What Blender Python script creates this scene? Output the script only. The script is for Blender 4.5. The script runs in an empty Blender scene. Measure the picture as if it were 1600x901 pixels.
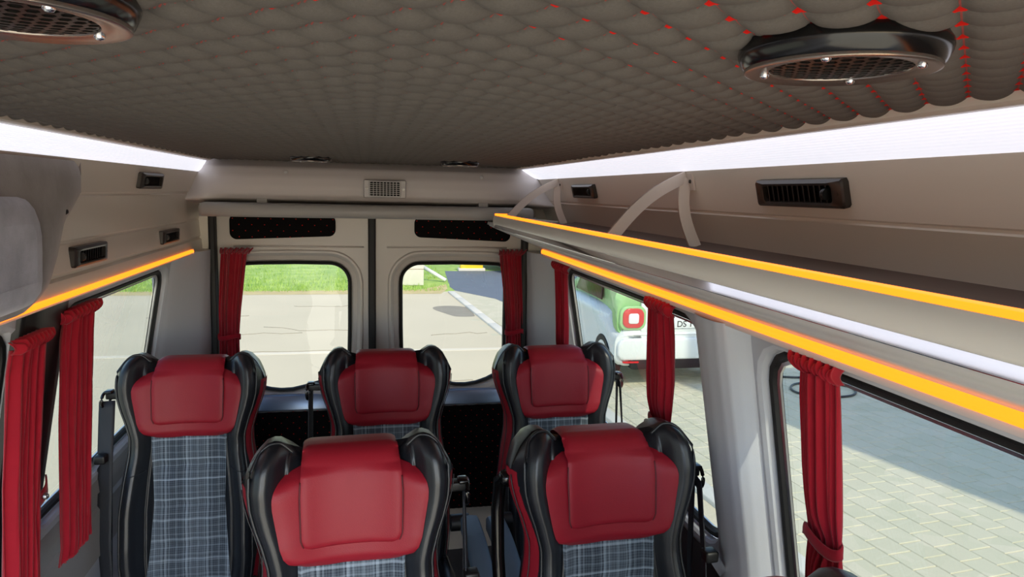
import bpy, bmesh, math, random
import numpy as np
from mathutils import Vector, Matrix
random.seed(7)
PI = math.pi
scn = bpy.context.scene
COL = scn.collection

# ------------------------------------------------------------------ camera, sky, sun, exposure
cam_d = bpy.data.cameras.new('camera'); cam = bpy.data.objects.new('camera', cam_d); COL.objects.link(cam)
cam_d.lens = 24.75; cam_d.sensor_width = 36; cam_d.clip_start = 0.02; cam_d.clip_end = 400
yc = Vector((-228.0, 154.5, 1100.0)).normalized()          # the van's long axis seen in camera coordinates (right, up, forward)
zr = Vector((math.sin(0.0235), math.cos(0.0235), 0)); zc = zr - Vector((0, 0, zr.dot(yc)/yc.z)); zc.normalize()
xc = yc.cross(zc)
if xc.x < 0: xc = -xc
right = Vector((xc.x, yc.x, zc.x)); up = Vector((xc.y, yc.y, zc.y)); fwd = Vector((xc.z, yc.z, zc.z))
cm = Matrix.Identity(4)
for i in range(3):
    cm[i][0] = right[i]; cm[i][1] = up[i]; cm[i][2] = -fwd[i]
cam.matrix_world = Matrix.Translation((-0.04, 0, 1.72)) @ cm
scn.camera = cam

SUN_DIR = Vector((-0.185, 0.69, -0.70)).normalized()
world = bpy.data.worlds.new('world'); scn.world = world; world.use_nodes = True
wn = world.node_tree
bg = wn.nodes['Background']
sky = wn.nodes.new('ShaderNodeTexSky'); sky.sky_type = 'NISHITA'; sky.sun_disc = False
sky.sun_elevation = math.asin(-SUN_DIR.z); sky.sun_rotation = math.atan2(-SUN_DIR.x, -SUN_DIR.y)
sky.air_density = 1.0; sky.dust_density = 1.0; sky.ozone_density = 1.2
wn.links.new(sky.outputs[0], bg.inputs[0]); bg.inputs[1].default_value = 0.88
sd = bpy.data.lights.new('sun', 'SUN'); sd.energy = 8.6; sd.angle = 0.009; sd.color = (1.0, 0.90, 0.72)
sun = bpy.data.objects.new('sun', sd); COL.objects.link(sun)
sun.rotation_euler = SUN_DIR.to_track_quat('-Z', 'Y').to_euler()
scn.view_settings.view_transform = 'Standard'; scn.view_settings.look = 'None'
scn.view_settings.gamma = 1.0; scn.view_settings.use_curve_mapping = False
scn.view_settings.exposure = 0.0

# ------------------------------------------------------------------ helpers
def lin(r, g, b):
    f = lambda c: (c/255/12.92 if c/255 <= 0.04045 else ((c/255+0.055)/1.055)**2.4)
    return (f(r), f(g), f(b), 1.0)

class NT:
    def __init__(s, m):
        s.t = m.node_tree; s.b = s.t.nodes['Principled BSDF']
        s.tc = s.t.nodes.new('ShaderNodeTexCoord')
    def n(s, ty, **kw):
        o = s.t.nodes.new(ty)
        for k, v in kw.items(): setattr(o, k, v)
        return o
    def l(s, a, b): s.t.links.new(a, b)
    def m(s, op, a, b=None, c=None):
        o = s.n('ShaderNodeMath', operation=op)
        for i, v in enumerate((a, b, c)):
            if v is None: continue
            if isinstance(v, (int, float)): o.inputs[i].default_value = v
            else: s.l(v, o.inputs[i])
        return o.outputs[0]
    def mix(s, fac, a, b):
        o = s.n('ShaderNodeMix', data_type='RGBA')
        for i, v in ((0, fac), (6, a), (7, b)):
            if isinstance(v, (int, float, tuple)): o.inputs[i].default_value = v
            else: s.l(v, o.inputs[i])
        return o.outputs[2]
    def noise(s, scale, detail=4.0, vec=None, rough=0.5):
        o = s.n('ShaderNodeTexNoise'); o.inputs['Scale'].default_value = scale; o.inputs['Detail'].default_value = detail
        o.inputs['Roughness'].default_value = rough
        s.l(vec if vec is not None else s.tc.outputs['Object'], o.inputs['Vector']); return o.outputs['Fac']
    def xyz(s):
        o = s.n('ShaderNodeSeparateXYZ'); s.l(s.tc.outputs['Object'], o.inputs[0]); return o.outputs
    def bump(s, h, strength, dist=0.01):
        o = s.n('ShaderNodeBump'); o.inputs['Strength'].default_value = strength; o.inputs['Distance'].default_value = dist
        s.l(h, o.inputs['Height']); s.l(o.outputs[0], s.b.inputs['Normal'])

def mat(name, rgb, rough=0.5, metal=0.0, spec=0.5, var=0.0, vscale=6.0, bump=0.0, bscale=200.0, emis=None, estr=0.0, sheen=0.0):
    m = bpy.data.materials.new(name); m.use_nodes = True
    t = NT(m); b = t.b; c = lin(*rgb)
    b.inputs['Base Color'].default_value = c; b.inputs['Roughness'].default_value = rough
    b.inputs['Metallic'].default_value = metal; b.inputs['Specular IOR Level'].default_value = spec
    if var:
        f = t.noise(vscale, 6.0)
        t.l(t.mix(f, tuple(x*(1-var) for x in c[:3])+(1,), tuple(min(1, x*(1+var)) for x in c[:3])+(1,)), b.inputs['Base Color'])
    if bump: t.bump(t.noise(bscale, 3.0), bump, 0.002)
    if emis:
        b.inputs['Emission Color'].default_value = lin(*emis); b.inputs['Emission Strength'].default_value = estr
    if sheen: b.inputs['Sheen Weight'].default_value = sheen
    return m

def link(name, me, m, parent=None, smooth=True, **props):
    o = bpy.data.objects.new(name, me); COL.objects.link(o)
    if m is not None:
        for mm in (m if isinstance(m, (list, tuple)) else [m]): me.materials.append(mm)
    if smooth and len(me.polygons): me.polygons.foreach_set('use_smooth', [True]*len(me.polygons))
    if parent is not None: o.parent = parent
    for k, v in props.items(): o[k] = v
    return o

def mesh(name, V, F, m, parent=None, smooth=True, **props):
    me = bpy.data.meshes.new(name); me.from_pydata([tuple(v) for v in V], [], F); me.update()
    return link(name, me, m, parent, smooth, **props)

def bmobj(name, bm, m, parent=None, smooth=True, **props):
    me = bpy.data.meshes.new(name); bmesh.ops.recalc_face_normals(bm, faces=bm.faces); bm.to_mesh(me); bm.free()
    return link(name, me, m, parent, smooth, **props)

def autosm(o, ang=0.6):
    md = o.modifiers.new('edges', 'EDGE_SPLIT'); md.split_angle = ang; return o
def solid(o, t, off=-1.0):
    md = o.modifiers.new('thickness', 'SOLIDIFY'); md.thickness = t; md.offset = off; return o
def bevel(o, w, n=3):
    md = o.modifiers.new('bevel', 'BEVEL'); md.width = w; md.segments = n; md.limit_method = 'ANGLE'; md.angle_limit = 0.5; return o

def thing(name, label, cat, loc=(0, 0, 0), rz=0.0, group=None):
    o = bpy.data.objects.new(name, None); COL.objects.link(o); o.location = loc; o.rotation_euler = (0, 0, rz)
    o.empty_display_size = 0.05
    return tag(o, label, cat, group)
def tag(o, label, cat, group=None):
    o['label'] = label; o['category'] = cat
    if group: o['group'] = group
    return o
def struct(o): o['kind'] = 'structure'; return o

def abox(bm, x0, x1, y0, y1, z0, z1, M=None):
    vs = [bm.verts.new(p) for p in [(x0,y0,z0),(x1,y0,z0),(x1,y1,z0),(x0,y1,z0),(x0,y0,z1),(x1,y0,z1),(x1,y1,z1),(x0,y1,z1)]]
    if M is not None:
        for v in vs: v.co = M @ v.co
    for f in [(0,3,2,1),(4,5,6,7),(0,1,5,4),(1,2,6,5),(2,3,7,6),(3,0,4,7)]: bm.faces.new([vs[i] for i in f])
    return vs
def box(name, x0, x1, y0, y1, z0, z1, m, parent=None, bev=0.0, **p):
    bm = bmesh.new(); abox(bm, x0, x1, y0, y1, z0, z1); o = bmobj(name, bm, m, parent, smooth=bool(bev), **p)
    if bev: bevel(o, bev)
    return o
def prism_y(name, prof, y0, y1, m, parent=None, smooth=True, split=0.7, **p):
    """closed (x,z) outline run along the van"""
    n = len(prof); V = [(x, y0, z) for x, z in prof] + [(x, y1, z) for x, z in prof]
    F = [(i, (i+1) % n, n+(i+1) % n, n+i) for i in range(n)] + [tuple(range(n))[::-1], tuple(range(n, 2*n))]
    bm = bmesh.new(); vs = [bm.verts.new(v) for v in V]
    for f in F: bm.faces.new([vs[i] for i in f])
    o = bmobj(name, bm, m, parent, smooth, **p)
    if smooth: autosm(o, split)
    return o
def prism(name, pts, ext, m, parent=None, bev=0.0, **p):
    """closed 3-D outline pushed along vector ext"""
    n = len(pts); bm = bmesh.new(); e = Vector(ext)
    a = [bm.verts.new(q) for q in pts]; b = [bm.verts.new(Vector(q)+e) for q in pts]
    bm.faces.new(a); bm.faces.new(b[::-1])
    for i in range(n): bm.faces.new([a[i], a[(i+1) % n], b[(i+1) % n], b[i]])
    o = bmobj(name, bm, m, parent, smooth=bool(bev), **p)
    if bev: bevel(o, bev)
    return o
def tube_bm(bm, pts, r, seg=10, closed=False, flat=None):
    pts = [Vector(p) for p in pts]; n = len(pts); rings = []
    for i, p in enumerate(pts):
        if closed: t = pts[(i+1) % n]-pts[i-1]
        else: t = pts[min(i+1, n-1)]-pts[max(i-1, 0)]
        t.normalize(); ref = Vector((0, 0, 1)) if abs(t.z) < 0.9 else Vector((0, 1, 0))
        a = t.cross(ref).normalized(); b = a.cross(t).normalized()
        rr = r[i] if isinstance(r, (list, tuple)) else r
        ra, rb = (rr, rr) if flat is None else flat
        rings.append([bm.verts.new(p+a*ra*math.cos(2*PI*k/seg)+b*rb*math.sin(2*PI*k/seg)) for k in range(seg)])
    for i in range(n if closed else n-1):
        A, B = rings[i], rings[(i+1) % n]
        for k in range(seg): bm.faces.new([A[k], A[(k+1) % seg], B[(k+1) % seg], B[k]])
    if not closed: bm.faces.new(rings[0]); bm.faces.new(rings[-1][::-1])
def tube(name, pts, r, m, parent=None, seg=10, closed=False, flat=None, **p):
    bm = bmesh.new(); tube_bm(bm, pts, r, seg, closed, flat); return bmobj(name, bm, m, parent, True, **p)
def lathe(name, prof, m, parent=None, seg=64, c=(0, 0, 0), axis='z', closed=True, **p):
    bm = bmesh.new(); R = []
    for r, h in prof:
        row = []
        for k in range(seg):
            a = 2*PI*k/seg
            q = (r*math.cos(a), r*math.sin(a), h) if axis == 'z' else ((h, r*math.cos(a), r*math.sin(a)) if axis == 'x' else (r*math.cos(a), h, r*math.sin(a)))
            row.append(bm.verts.new((q[0]+c[0], q[1]+c[1], q[2]+c[2])))
        R.append(row)
    n = len(R)
    for i in range(n if closed else n-1):
        A, B = R[i], R[(i+1) % n]
        for k in range(seg): bm.faces.new([A[k], A[(k+1) % seg], B[(k+1) % seg], B[k]])
    o = bmobj(name, bm, m, parent, True, **p); autosm(o, 0.8); return o
def disc(name, r, z, m, parent, c=(0, 0), up=False, seg=64, **p):
    V = [(c[0]+r*math.cos(2*PI*k/seg), c[1]+r*math.sin(2*PI*k/seg), z) for k in range(seg)]
    F = [tuple(range(seg)) if up else tuple(range(seg))[::-1]]
    return mesh(name, V, F, m, parent, False, **p)
def interp(xs, ys, x): return float(np.interp(x, xs, ys))
def sstep(a, b, x):
    t = max(0.0, min(1.0, (x-a)/(b-a))); return t*t*(3-2*t)
def grid(name, fn, nu, nv, m, parent=None, smooth=True, **p):
    V = [fn(i/nu, j/nv) for j in range(nv+1) for i in range(nu+1)]
    F = [(j*(nu+1)+i, j*(nu+1)+i+1, (j+1)*(nu+1)+i+1, (j+1)*(nu+1)+i) for j in range(nv) for i in range(nu)]
    return mesh(name, V, F, m, parent, smooth, **p)
def rrect(x0, x1, y0, y1, r, n=8):
    rs = r if isinstance(r, (list, tuple)) else (r, r, r, r); P = []
    for (cx, cy, a0, rr) in ((x1-rs[0], y1-rs[0], 0, rs[0]), (x0+rs[1], y1-rs[1], PI/2, rs[1]), (x0+rs[2], y0+rs[2], PI, rs[2]), (x1-rs[3], y0+rs[3], 1.5*PI, rs[3])):
        for k in range(n+1):
            a = a0+k/n*PI/2; P.append((cx+rr*math.cos(a), cy+rr*math.sin(a)))
    return P
def resample(P, n=96):
    P = list(P)+[P[0]]; L = [0.0]
    for a, b in zip(P, P[1:]): L.append(L[-1]+math.hypot(b[0]-a[0], b[1]-a[1]))
    return [(interp(L, [p[0] for p in P], L[-1]*k/n), interp(L, [p[1] for p in P], L[-1]*k/n)) for k in range(n)]
def grow(P, d):
    n = len(P); out = []
    for i in range(n):
        a, b = P[i-1], P[(i+1) % n]; tx, ty = b[0]-a[0], b[1]-a[1]; L = math.hypot(tx, ty) or 1
        out.append((P[i][0]+d*ty/L, P[i][1]-d*tx/L))       # outlines run anticlockwise
    return out
def loft(name, rings, m, parent=None, smooth=True, split=0.6, **p):
    n = len(rings[0]); V = [q for r in rings for q in r]
    F = [(i*n+k, i*n+(k+1) % n, (i+1)*n+(k+1) % n, (i+1)*n+k) for i in range(len(rings)-1) for k in range(n)]
    bm = bmesh.new(); vs = [bm.verts.new(v) for v in V]
    for f in F: bm.faces.new([vs[i] for i in f])
    o = bmobj(name, bm, m, parent, smooth, **p)
    if smooth: autosm(o, split)
    return o
def holed(P, x0, x1, y0, y1):
    """outer points on the rectangle for every point of outline P (its corners hit exactly)"""
    cx, cy = sum(p[0] for p in P)/len(P), sum(p[1] for p in P)/len(P); out = []
    for (x, y) in P:
        dx, dy = x-cx, y-cy
        t = min([((x1 if dx > 0 else x0)-cx)/dx if abs(dx) > 1e-9 else 1e9, ((y1 if dy > 0 else y0)-cy)/dy if abs(dy) > 1e-9 else 1e9])
        out.append([cx+dx*t, cy+dy*t])
    for c in ((x0, y0), (x0, y1), (x1, y0), (x1, y1)):
        k = min(range(len(out)), key=lambda i: (out[i][0]-c[0])**2+(out[i][1]-c[1])**2); out[k] = list(c)
    return [tuple(o) for o in out]

# ------------------------------------------------------------------ materials
M = {}
M['panel'] = mat('panel', (214, 206, 194), 0.42, var=0.03, vscale=3, bump=0.06, bscale=400)
M['panel_grey'] = mat('panel_grey', (190, 184, 182), 0.5, var=0.03, vscale=4, bump=0.08, bscale=300)
M['door_grey'] = mat('door_grey', (188, 182, 176), 0.38, var=0.03, vscale=3)
M['rail_grey'] = mat('rail_grey', (150, 148, 146), 0.5, var=0.03)
M['pillar'] = mat('pillar', (184, 186, 192), 0.55, var=0.03, vscale=5, bump=0.08, bscale=350)
M['panel'].node_tree.nodes['Principled BSDF'].inputs['Coat Weight'].default_value = 0.3; M['panel'].node_tree.nodes['Principled BSDF'].inputs['Coat Roughness'].default_value = 0.06
M['black'] = mat('black', (14, 14, 15), 0.45)
M['rubber'] = mat('rubber', (10, 10, 11), 0.6)
M['black_gloss'] = mat('black_gloss', (12, 12, 13), 0.18)
M['chrome'] = mat('chrome', (225, 228, 232), 0.12, metal=1.0)
M['brushed'] = mat('brushed', (190, 190, 192), 0.3, metal=1.0)
M['alu'] = mat('alu', (220, 216, 208), 0.36, metal=0.0)
M['dark_metal'] = mat('dark_metal', (60, 56, 52), 0.3, metal=0.7)
M['leather'] = mat('leather', (22, 25, 31), 0.36, spec=0.55, var=0.1, vscale=20, bump=0.18, bscale=500)
M['red_leather'] = mat('red_leather', (142, 25, 40), 0.48, spec=0.3, var=0.05, vscale=14, bump=0.16, bscale=550)
M['red_cloth'] = mat('red_cloth', (146, 14, 33), 0.85, spec=0.2, var=0.12, vscale=30, bump=0.2, bscale=900, sheen=0.2)
M['strap'] = mat('strap', (34, 37, 44), 0.6, bump=0.3, bscale=700)
M['armpad'] = mat('armpad', (92, 110, 122), 0.5, bump=0.1, bscale=300)
M['white_plastic'] = mat('white_plastic', (205, 196, 186), 0.45)
M['vent_grey'] = mat('vent_grey', (176, 174, 174), 0.4)
M['rear_dark'] = mat('dark_slot', (5, 5, 5), 0.8)
M['floor'] = mat('floor_vinyl', (60, 60, 64), 0.6, var=0.2, vscale=60)
M['led'] = mat('led_orange', (60, 45, 15), 0.4)
M['led'].node_tree.nodes['Principled BSDF'].inputs['Emission Color'].default_value = (1.0, 0.20, 0.007, 1); M['led'].node_tree.nodes['Principled BSDF'].inputs['Emission Strength'].default_value = 2.8
M['white'] = mat('white_paint', (228, 230, 226), 0.25)
M['green'] = mat('green_paint', (148, 196, 128), 0.3)
M['tail_red'] = mat('tail_red', (205, 30, 36), 0.15)
M['concrete'] = mat('concrete', (208, 196, 168), 0.85, var=0.10, vscale=0.6, bump=0.2, bscale=40)
M['kerb'] = mat('kerb_stone', (216, 210, 196), 0.8, var=0.06, vscale=4)
M['asphalt'] = mat('asphalt', (104, 112, 122), 0.85, var=0.12, vscale=3)
M['patch'] = mat('patch', (150, 142, 126), 0.9, var=0.15, vscale=3)
M['joint_pale'] = mat('joint_pale', (222, 212, 190), 0.9)
M['dry'] = mat('dry_verge', (196, 178, 128), 0.95, var=0.25, vscale=3)
M['soil'] = mat('soil', (150, 124, 92), 0.95, var=0.3, vscale=8)
M['render'] = mat('render_wall', (180, 176, 168), 0.9, var=0.05)
M['yellow'] = mat('yellow_paint', (240, 205, 40), 0.5)
M['navy'] = mat('navy_paint', (40, 56, 84), 0.25)
M['hose'] = mat('hose_rubber', (30, 40, 44), 0.5)

def m_glass(name, tint, refl=1.0):
    m = bpy.data.materials.new(name); m.use_nodes = True; t = m.node_tree; t.nodes.remove(t.nodes['Principled BSDF'])
    tr = t.nodes.new('ShaderNodeBsdfTransparent'); tr.inputs[0].default_value = tint
    gl = t.nodes.new('ShaderNodeBsdfGlossy'); gl.inputs['Roughness'].default_value = 0.0
    lw = t.nodes.new('ShaderNodeLayerWeight'); lw.inputs[0].default_value = 0.5
    po = t.nodes.new('ShaderNodeMath'); po.operation = 'POWER'; po.inputs[1].default_value = 5.0; t.links.new(lw.outputs['Facing'], po.inputs[0])
    mu = t.nodes.new('ShaderNodeMath'); mu.operation = 'MULTIPLY_ADD'; mu.inputs[1].default_value = 0.9*refl; mu.inputs[2].default_value = 0.042*refl; t.links.new(po.outputs[0], mu.inputs[0])
    mx = t.nodes.new('ShaderNodeMixShader'); t.links.new(mu.outputs[0], mx.inputs[0]); t.links.new(tr.outputs[0], mx.inputs[1]); t.links.new(gl.outputs[0], mx.inputs[2])
    t.links.new(mx.outputs[0], t.nodes['Material Output'].inputs[0]); return m
M['glass'] = m_glass('glass', (0.335, 0.342, 0.328, 1))
M['glass_side'] = m_glass('glass_side', (0.31, 0.335, 0.325, 1))

QP = 0.0578; QU, QV = 0.0437, 0.0102                            # quilt: diamond pitch and phase
def m_quilt(name, base, p, u0, v0, wline, wdot, horiz='xy', line=0.55, dots_only=False):
    m = bpy.data.materials.new(name); m.use_nodes = True; t = NT(m); X, Y, Z = t.xyz()
    A, B = (X, Y) if horiz == 'xy' else (X, Z)
    def dist(s, ph):
        f = t.m('FRACT', t.m('DIVIDE', t.m('SUBTRACT', s, ph), p)); return t.m('MULTIPLY', t.m('SUBTRACT', 0.5, t.m('ABSOLUTE', t.m('SUBTRACT', f, 0.5))), p)
    du, dv = dist(t.m('ADD', A, B), u0), dist(t.m('SUBTRACT', B, A), v0)
    ln = t.m('MULTIPLY', t.m('LESS_THAN', t.m('MINIMUM', du, dv), wline), line)
    dt = t.m('LESS_THAN', t.m('ADD', du, dv), wdot)
    fac = dt if dots_only else t.m('MAXIMUM', ln, dt)
    nz = t.noise(500, 2); c = lin(*base)
    bc = t.mix(nz, tuple(x*0.85 for x in c[:3])+(1,), tuple(x*1.15 for x in c[:3])+(1,))
    t.l(t.mix(fac, bc, lin(214, 34, 26)), t.b.inputs['Base Color'])
    t.b.inputs['Roughness'].default_value = 0.8; t.b.inputs['Specular IOR Level'].default_value = 0.08
    t.bump(t.noise(900, 2), 0.15, 0.001); return m
M['quilt'] = m_quilt('quilted_lining', (98, 93, 88), QP, QU, QV, 0.0010, 0.0092, line=0.35)
M['quilt_dark'] = m_quilt('quilted_dark', (13, 11, 11), 0.052, 0.0, 0.0, 0.0, 0.0034, 'xz', dots_only=True)

def m_plaid():
    m = bpy.data.materials.new('plaid_fabric'); m.use_nodes = True; t = NT(m); X, Y, Z = t.xyz()
    def stripes(c, f, w, ph=0.0): return t.m('LESS_THAN', t.m('FRACT', t.m('ADD', t.m('MULTIPLY', c, f), ph)), w)
    st = t.noise(60, 3, None)
    mp = t.n('ShaderNodeMapping'); mp.inputs['Scale'].default_value = (900, 1, 40); t.l(t.tc.outputs['Object'], mp.inputs[0])
    slub = t.noise(1.0, 2, mp.outputs[0])
    v = t.m('ADD', t.m('MULTIPLY', stripes(X, 16.0, 0.10, .2), 0.45), t.m('ADD', t.m('MULTIPLY', stripes(X, 47.0, 0.22), 0.22), t.m('MULTIPLY', stripes(X, 160.0, 0.4), 0.12)))
    h = t.m('ADD', t.m('MULTIPLY', stripes(Z, 16.0, 0.09, .4), 0.40), t.m('ADD', t.m('MULTIPLY', stripes(Z, 47.0, 0.22), 0.18), t.m('MULTIPLY', stripes(Z, 160.0, 0.4), 0.10)))
    band = t.m('MULTIPLY', stripes(X, 8.0, 0.45, .1), 0.12)
    f = t.m('MULTIPLY', t.m('ADD', t.m('ADD', v, h), band), t.m('ADD', 0.45, t.m('MULTIPLY', slub, 1.0)))
    t.l(t.mix(t.m('MULTIPLY', f, 0.72), lin(44, 54, 66), lin(170, 186, 200)), t.b.inputs['Base Color'])
    t.b.inputs['Roughness'].default_value = 0.85; t.bump(t.noise(700, 2), 0.3, 0.002); return m
M['plaid'] = m_plaid()

def m_suede(name, rgb, rgb2):
    m = bpy.data.materials.new(name); m.use_nodes = True; t = NT(m)
    f = t.noise(9, 5, None, 0.65); r = t.n('ShaderNodeValToRGB'); t.l(f, r.inputs[0])
    r.color_ramp.elements[0].position = 0.35; r.color_ramp.elements[1].position = 0.65
    r.color_ramp.elements[0].color = lin(*rgb); r.color_ramp.elements[1].color = lin(*rgb2)
    t.l(r.outputs[0], t.b.inputs['Base Color']); t.b.inputs['Roughness'].default_value = 0.9; t.b.inputs['Specular IOR Level'].default_value = 0.2
    t.b.inputs['Sheen Weight'].default_value = 0.3; t.bump(t.noise(300, 3), 0.2, 0.002); return m
M['suede'] = m_suede('suede', (120, 112, 112), (138, 130, 130))
M['suede_pad'] = m_suede('suede_pad', (150, 152, 166), (178, 180, 194))

def m_light():
    m = mat('ribbed_diffuser', (225, 226, 232), 0.35, emis=(236, 238, 250), estr=0.92)
    t = NT(m); X, Y, Z = t.xyz(); w = t.m('SINE', t.m('MULTIPLY', Z, 2*PI/0.0035)); t.bump(w, 0.35, 0.001); return m
M['diffuser'] = m_light()
def m_ribbed():
    m = mat('ribbed_panel', (196, 194, 192), 0.42); t = NT(m); X, Y, Z = t.xyz()
    t.bump(t.m('SINE', t.m('MULTIPLY', X, 2*PI/0.008)), 0.5, 0.002); return m
M['ribbed'] = m_ribbed()
def m_grass():
    m = bpy.data.materials.new('grass'); m.use_nodes = True; t = NT(m)
    r = t.n('ShaderNodeValToRGB'); t.l(t.noise(2.2, 8, None, 0.7), r.inputs[0])
    r.color_ramp.elements[0].position = 0.3; r.color_ramp.elements[1].position = 0.75
    r.color_ramp.elements[0].color = lin(120, 160, 62); r.color_ramp.elements[1].color = lin(186, 206, 110)
    t.l(r.outputs[0], t.b.inputs['Base Color']); t.b.inputs['Roughness'].default_value = 0.9; return m
M['grass'] = m_grass()
def m_paver():
    m = bpy.data.materials.new('paver_stone'); m.use_nodes = True; t = NT(m)
    v = t.n('ShaderNodeTexVoronoi'); v.inputs['Scale'].default_value = 4.7; t.l(t.tc.outputs['Object'], v.inputs['Vector'])
    sp = t.n('ShaderNodeSeparateColor'); t.l(v.outputs['Color'], sp.inputs[0])
    c = t.mix(sp.outputs[0], lin(204, 198, 168), lin(218, 208, 180))
    t.l(t.mix(t.m('MULTIPLY', t.noise(90, 4), 0.35), c, lin(168, 164, 150)), t.b.inputs['Base Color'])
    t.b.inputs['Roughness'].default_value = 0.9; t.bump(t.noise(160, 3), 0.3, 0.003); return m
M['paver'] = m_paver()

# ------------------------------------------------------------------ the van's shell
GZ = -0.58                                                     # ground level outside (the bus floor is z = 0)
def wall_x(z): return interp([0.0, 0.5, 0.87, 1.45, 1.60], [0.905, 0.905, 0.866, 0.762, 0.748], z)

# quilted ceiling: real pillows hanging between stitched seams
def quilt_ceiling():
    s = QP/14; xs = np.arange(-0.652, 0.606, s); ys = np.arange(-0.36, 3.07, s)
    X, Y = np.meshgrid(xs, ys)
    def q(a):
        a = a-np.floor(a); return np.sqrt(np.clip(4*a*(1-a), 0, 1))
    h = (q((X+Y-QU)/QP)*q((Y-X-QV)/QP))**0.72
    fu, fv = (X+Y-QU)/QP, (Y-X-QV)/QP; r2 = ((fu-np.round(fu))**2+(fv-np.round(fv))**2)*QP*QP/2
    h = np.maximum(h, 0.50*np.exp(-r2/0.0032**2))
    rng = np.sin(X*37+1.3)*np.sin(Y*29+0.4)
    Z = 1.8380-0.0114*h*(1+0.08*rng)
    ny, nx = X.shape
    V = np.stack([X, Y, Z], -1).reshape(-1, 3)
    idx = np.arange(nx*ny).reshape(ny, nx)
    F = np.stack([idx[:-1, :-1], idx[1:, :-1], idx[1:, 1:], idx[:-1, 1:]], -1).reshape(-1, 4)
    me = bpy.data.meshes.new('ceiling'); me.vertices.add(len(V)); me.vertices.foreach_set('co', V.ravel())
    me.loops.add(F.size); me.loops.foreach_set('vertex_index', F.ravel().astype(np.int32))
    me.polygons.add(len(F)); me.polygons.foreach_set('loop_start', np.arange(0, F.size, 4, dtype=np.int32))
    me.update(calc_edges=True); me.validate()
    return struct(link('ceiling', me, M['quilt']))
quilt_ceiling()
struct(box('roof', -0.86, 0.86, -0.45, 3.26, 1.845, 1.88, M['panel_grey']))
struct(box('floor', -0.9, 0.9, -0.45, 3.24, -0.06, 0.0, M['floor']))
struct(box('ceiling_front', -0.66, 0.61, -0.45, -0.36, 1.822, 1.844, M['panel_grey']))

Y0, Y1 = -0.45, 3.04
def upper_wall(s):
    side = 'right' if s > 0 else 'left'
    if s > 0:
        trim = [(0.598, 1.842), (0.598, 1.824), (0.606, 1.8205), (0.628, 1.8215), (0.636, 1.824), (0.64, 1.842)]
        wall = [(0.712, 1.781), (0.722, 1.762), (0.734, 1.715), (0.7395, 1.6905), (0.7435, 1.688), (0.7435, 1.684), (0.742, 1.681), (0.758, 1.655), (0.776, 1.62), (0.784, 1.59), (0.786, 1.55), (0.765, 1.49), (0.765, 1.47), (0.80, 1.47), (0.81, 1.60), (0.80, 1.80), (0.72, 1.80)]
    else:
        trim = [(-0.645, 1.842), (-0.645, 1.824), (-0.653, 1.8205), (-0.676, 1.8215), (-0.684, 1.824), (-0.69, 1.842)]
        wall = [(-0.703, 1.776), (-0.713, 1.75), (-0.7235, 1.697), (-0.7275, 1.6935), (-0.7275, 1.6895), (-0.7255, 1.687), (-0.732, 1.585), (-0.7345, 1.582), (-0.7345, 1.578), (-0.7325, 1.575), (-0.728, 1.512), (-0.734, 1.503), (-0.725, 1.497),
                (-0.722, 1.472), (-0.722, 1.448), (-0.735, 1.442), (-0.80, 1.442), (-0.80, 1.80), (-0.71, 1.80)]
    struct(prism_y('trim_1' if s > 0 else 'trim_2', trim, Y0, Y1, M['panel'], split=0.5))
    struct(prism_y('wall_'+side, wall, Y0, 3.19, M['panel'], split=0.35))
    struct(box('wall_'+side+'_outer', s*0.815 if s > 0 else -0.86, 0.86 if s > 0 else -0.815, -0.45, 3.26, 1.44, 1.86, M['panel_grey']))
upper_wall(1); upper_wall(-1)

def light_strip(s):
    if s > 0: a, b, lab = (0.630, 1.8215), (0.712, 1.7815), 'long white ribbed light strip above the luggage rack'
    else: a, b, lab = (-0.678, 1.8215), (-0.703, 1.7765), 'long white light strip on the wall side without a luggage rack'
    prof = []
    for k in range(9):
        t = k/8; x = a[0]+(b[0]-a[0])*t; z = a[1]+(b[1]-a[1])*t; bow = 0.006*math.sin(PI*t)
        prof.append((x-s*bow*0.5, z-bow*0.9))
    prof += [(b[0]+s*0.012, b[1]+0.004), (s*0.745, 1.815), (s*0.72, 1.838), (a[0]+s*0.012, 1.838)]
    r = thing('ceiling_light', lab, 'light', (0, 0, 0))
    def part(name, y0, y1, m): return prism_y(name, prof, y0, y1, m, r, split=0.8)
    if s > 0: part('diffuser', Y0, 3.08, M['diffuser'])
    else: part('diffuser', Y0, 3.16, M['diffuser'])
    ye = 3.08 if s > 0 else 3.16
    part('end_cap', ye, ye+0.012, M['vent_grey'])
light_strip(1); light_strip(-1)

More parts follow.
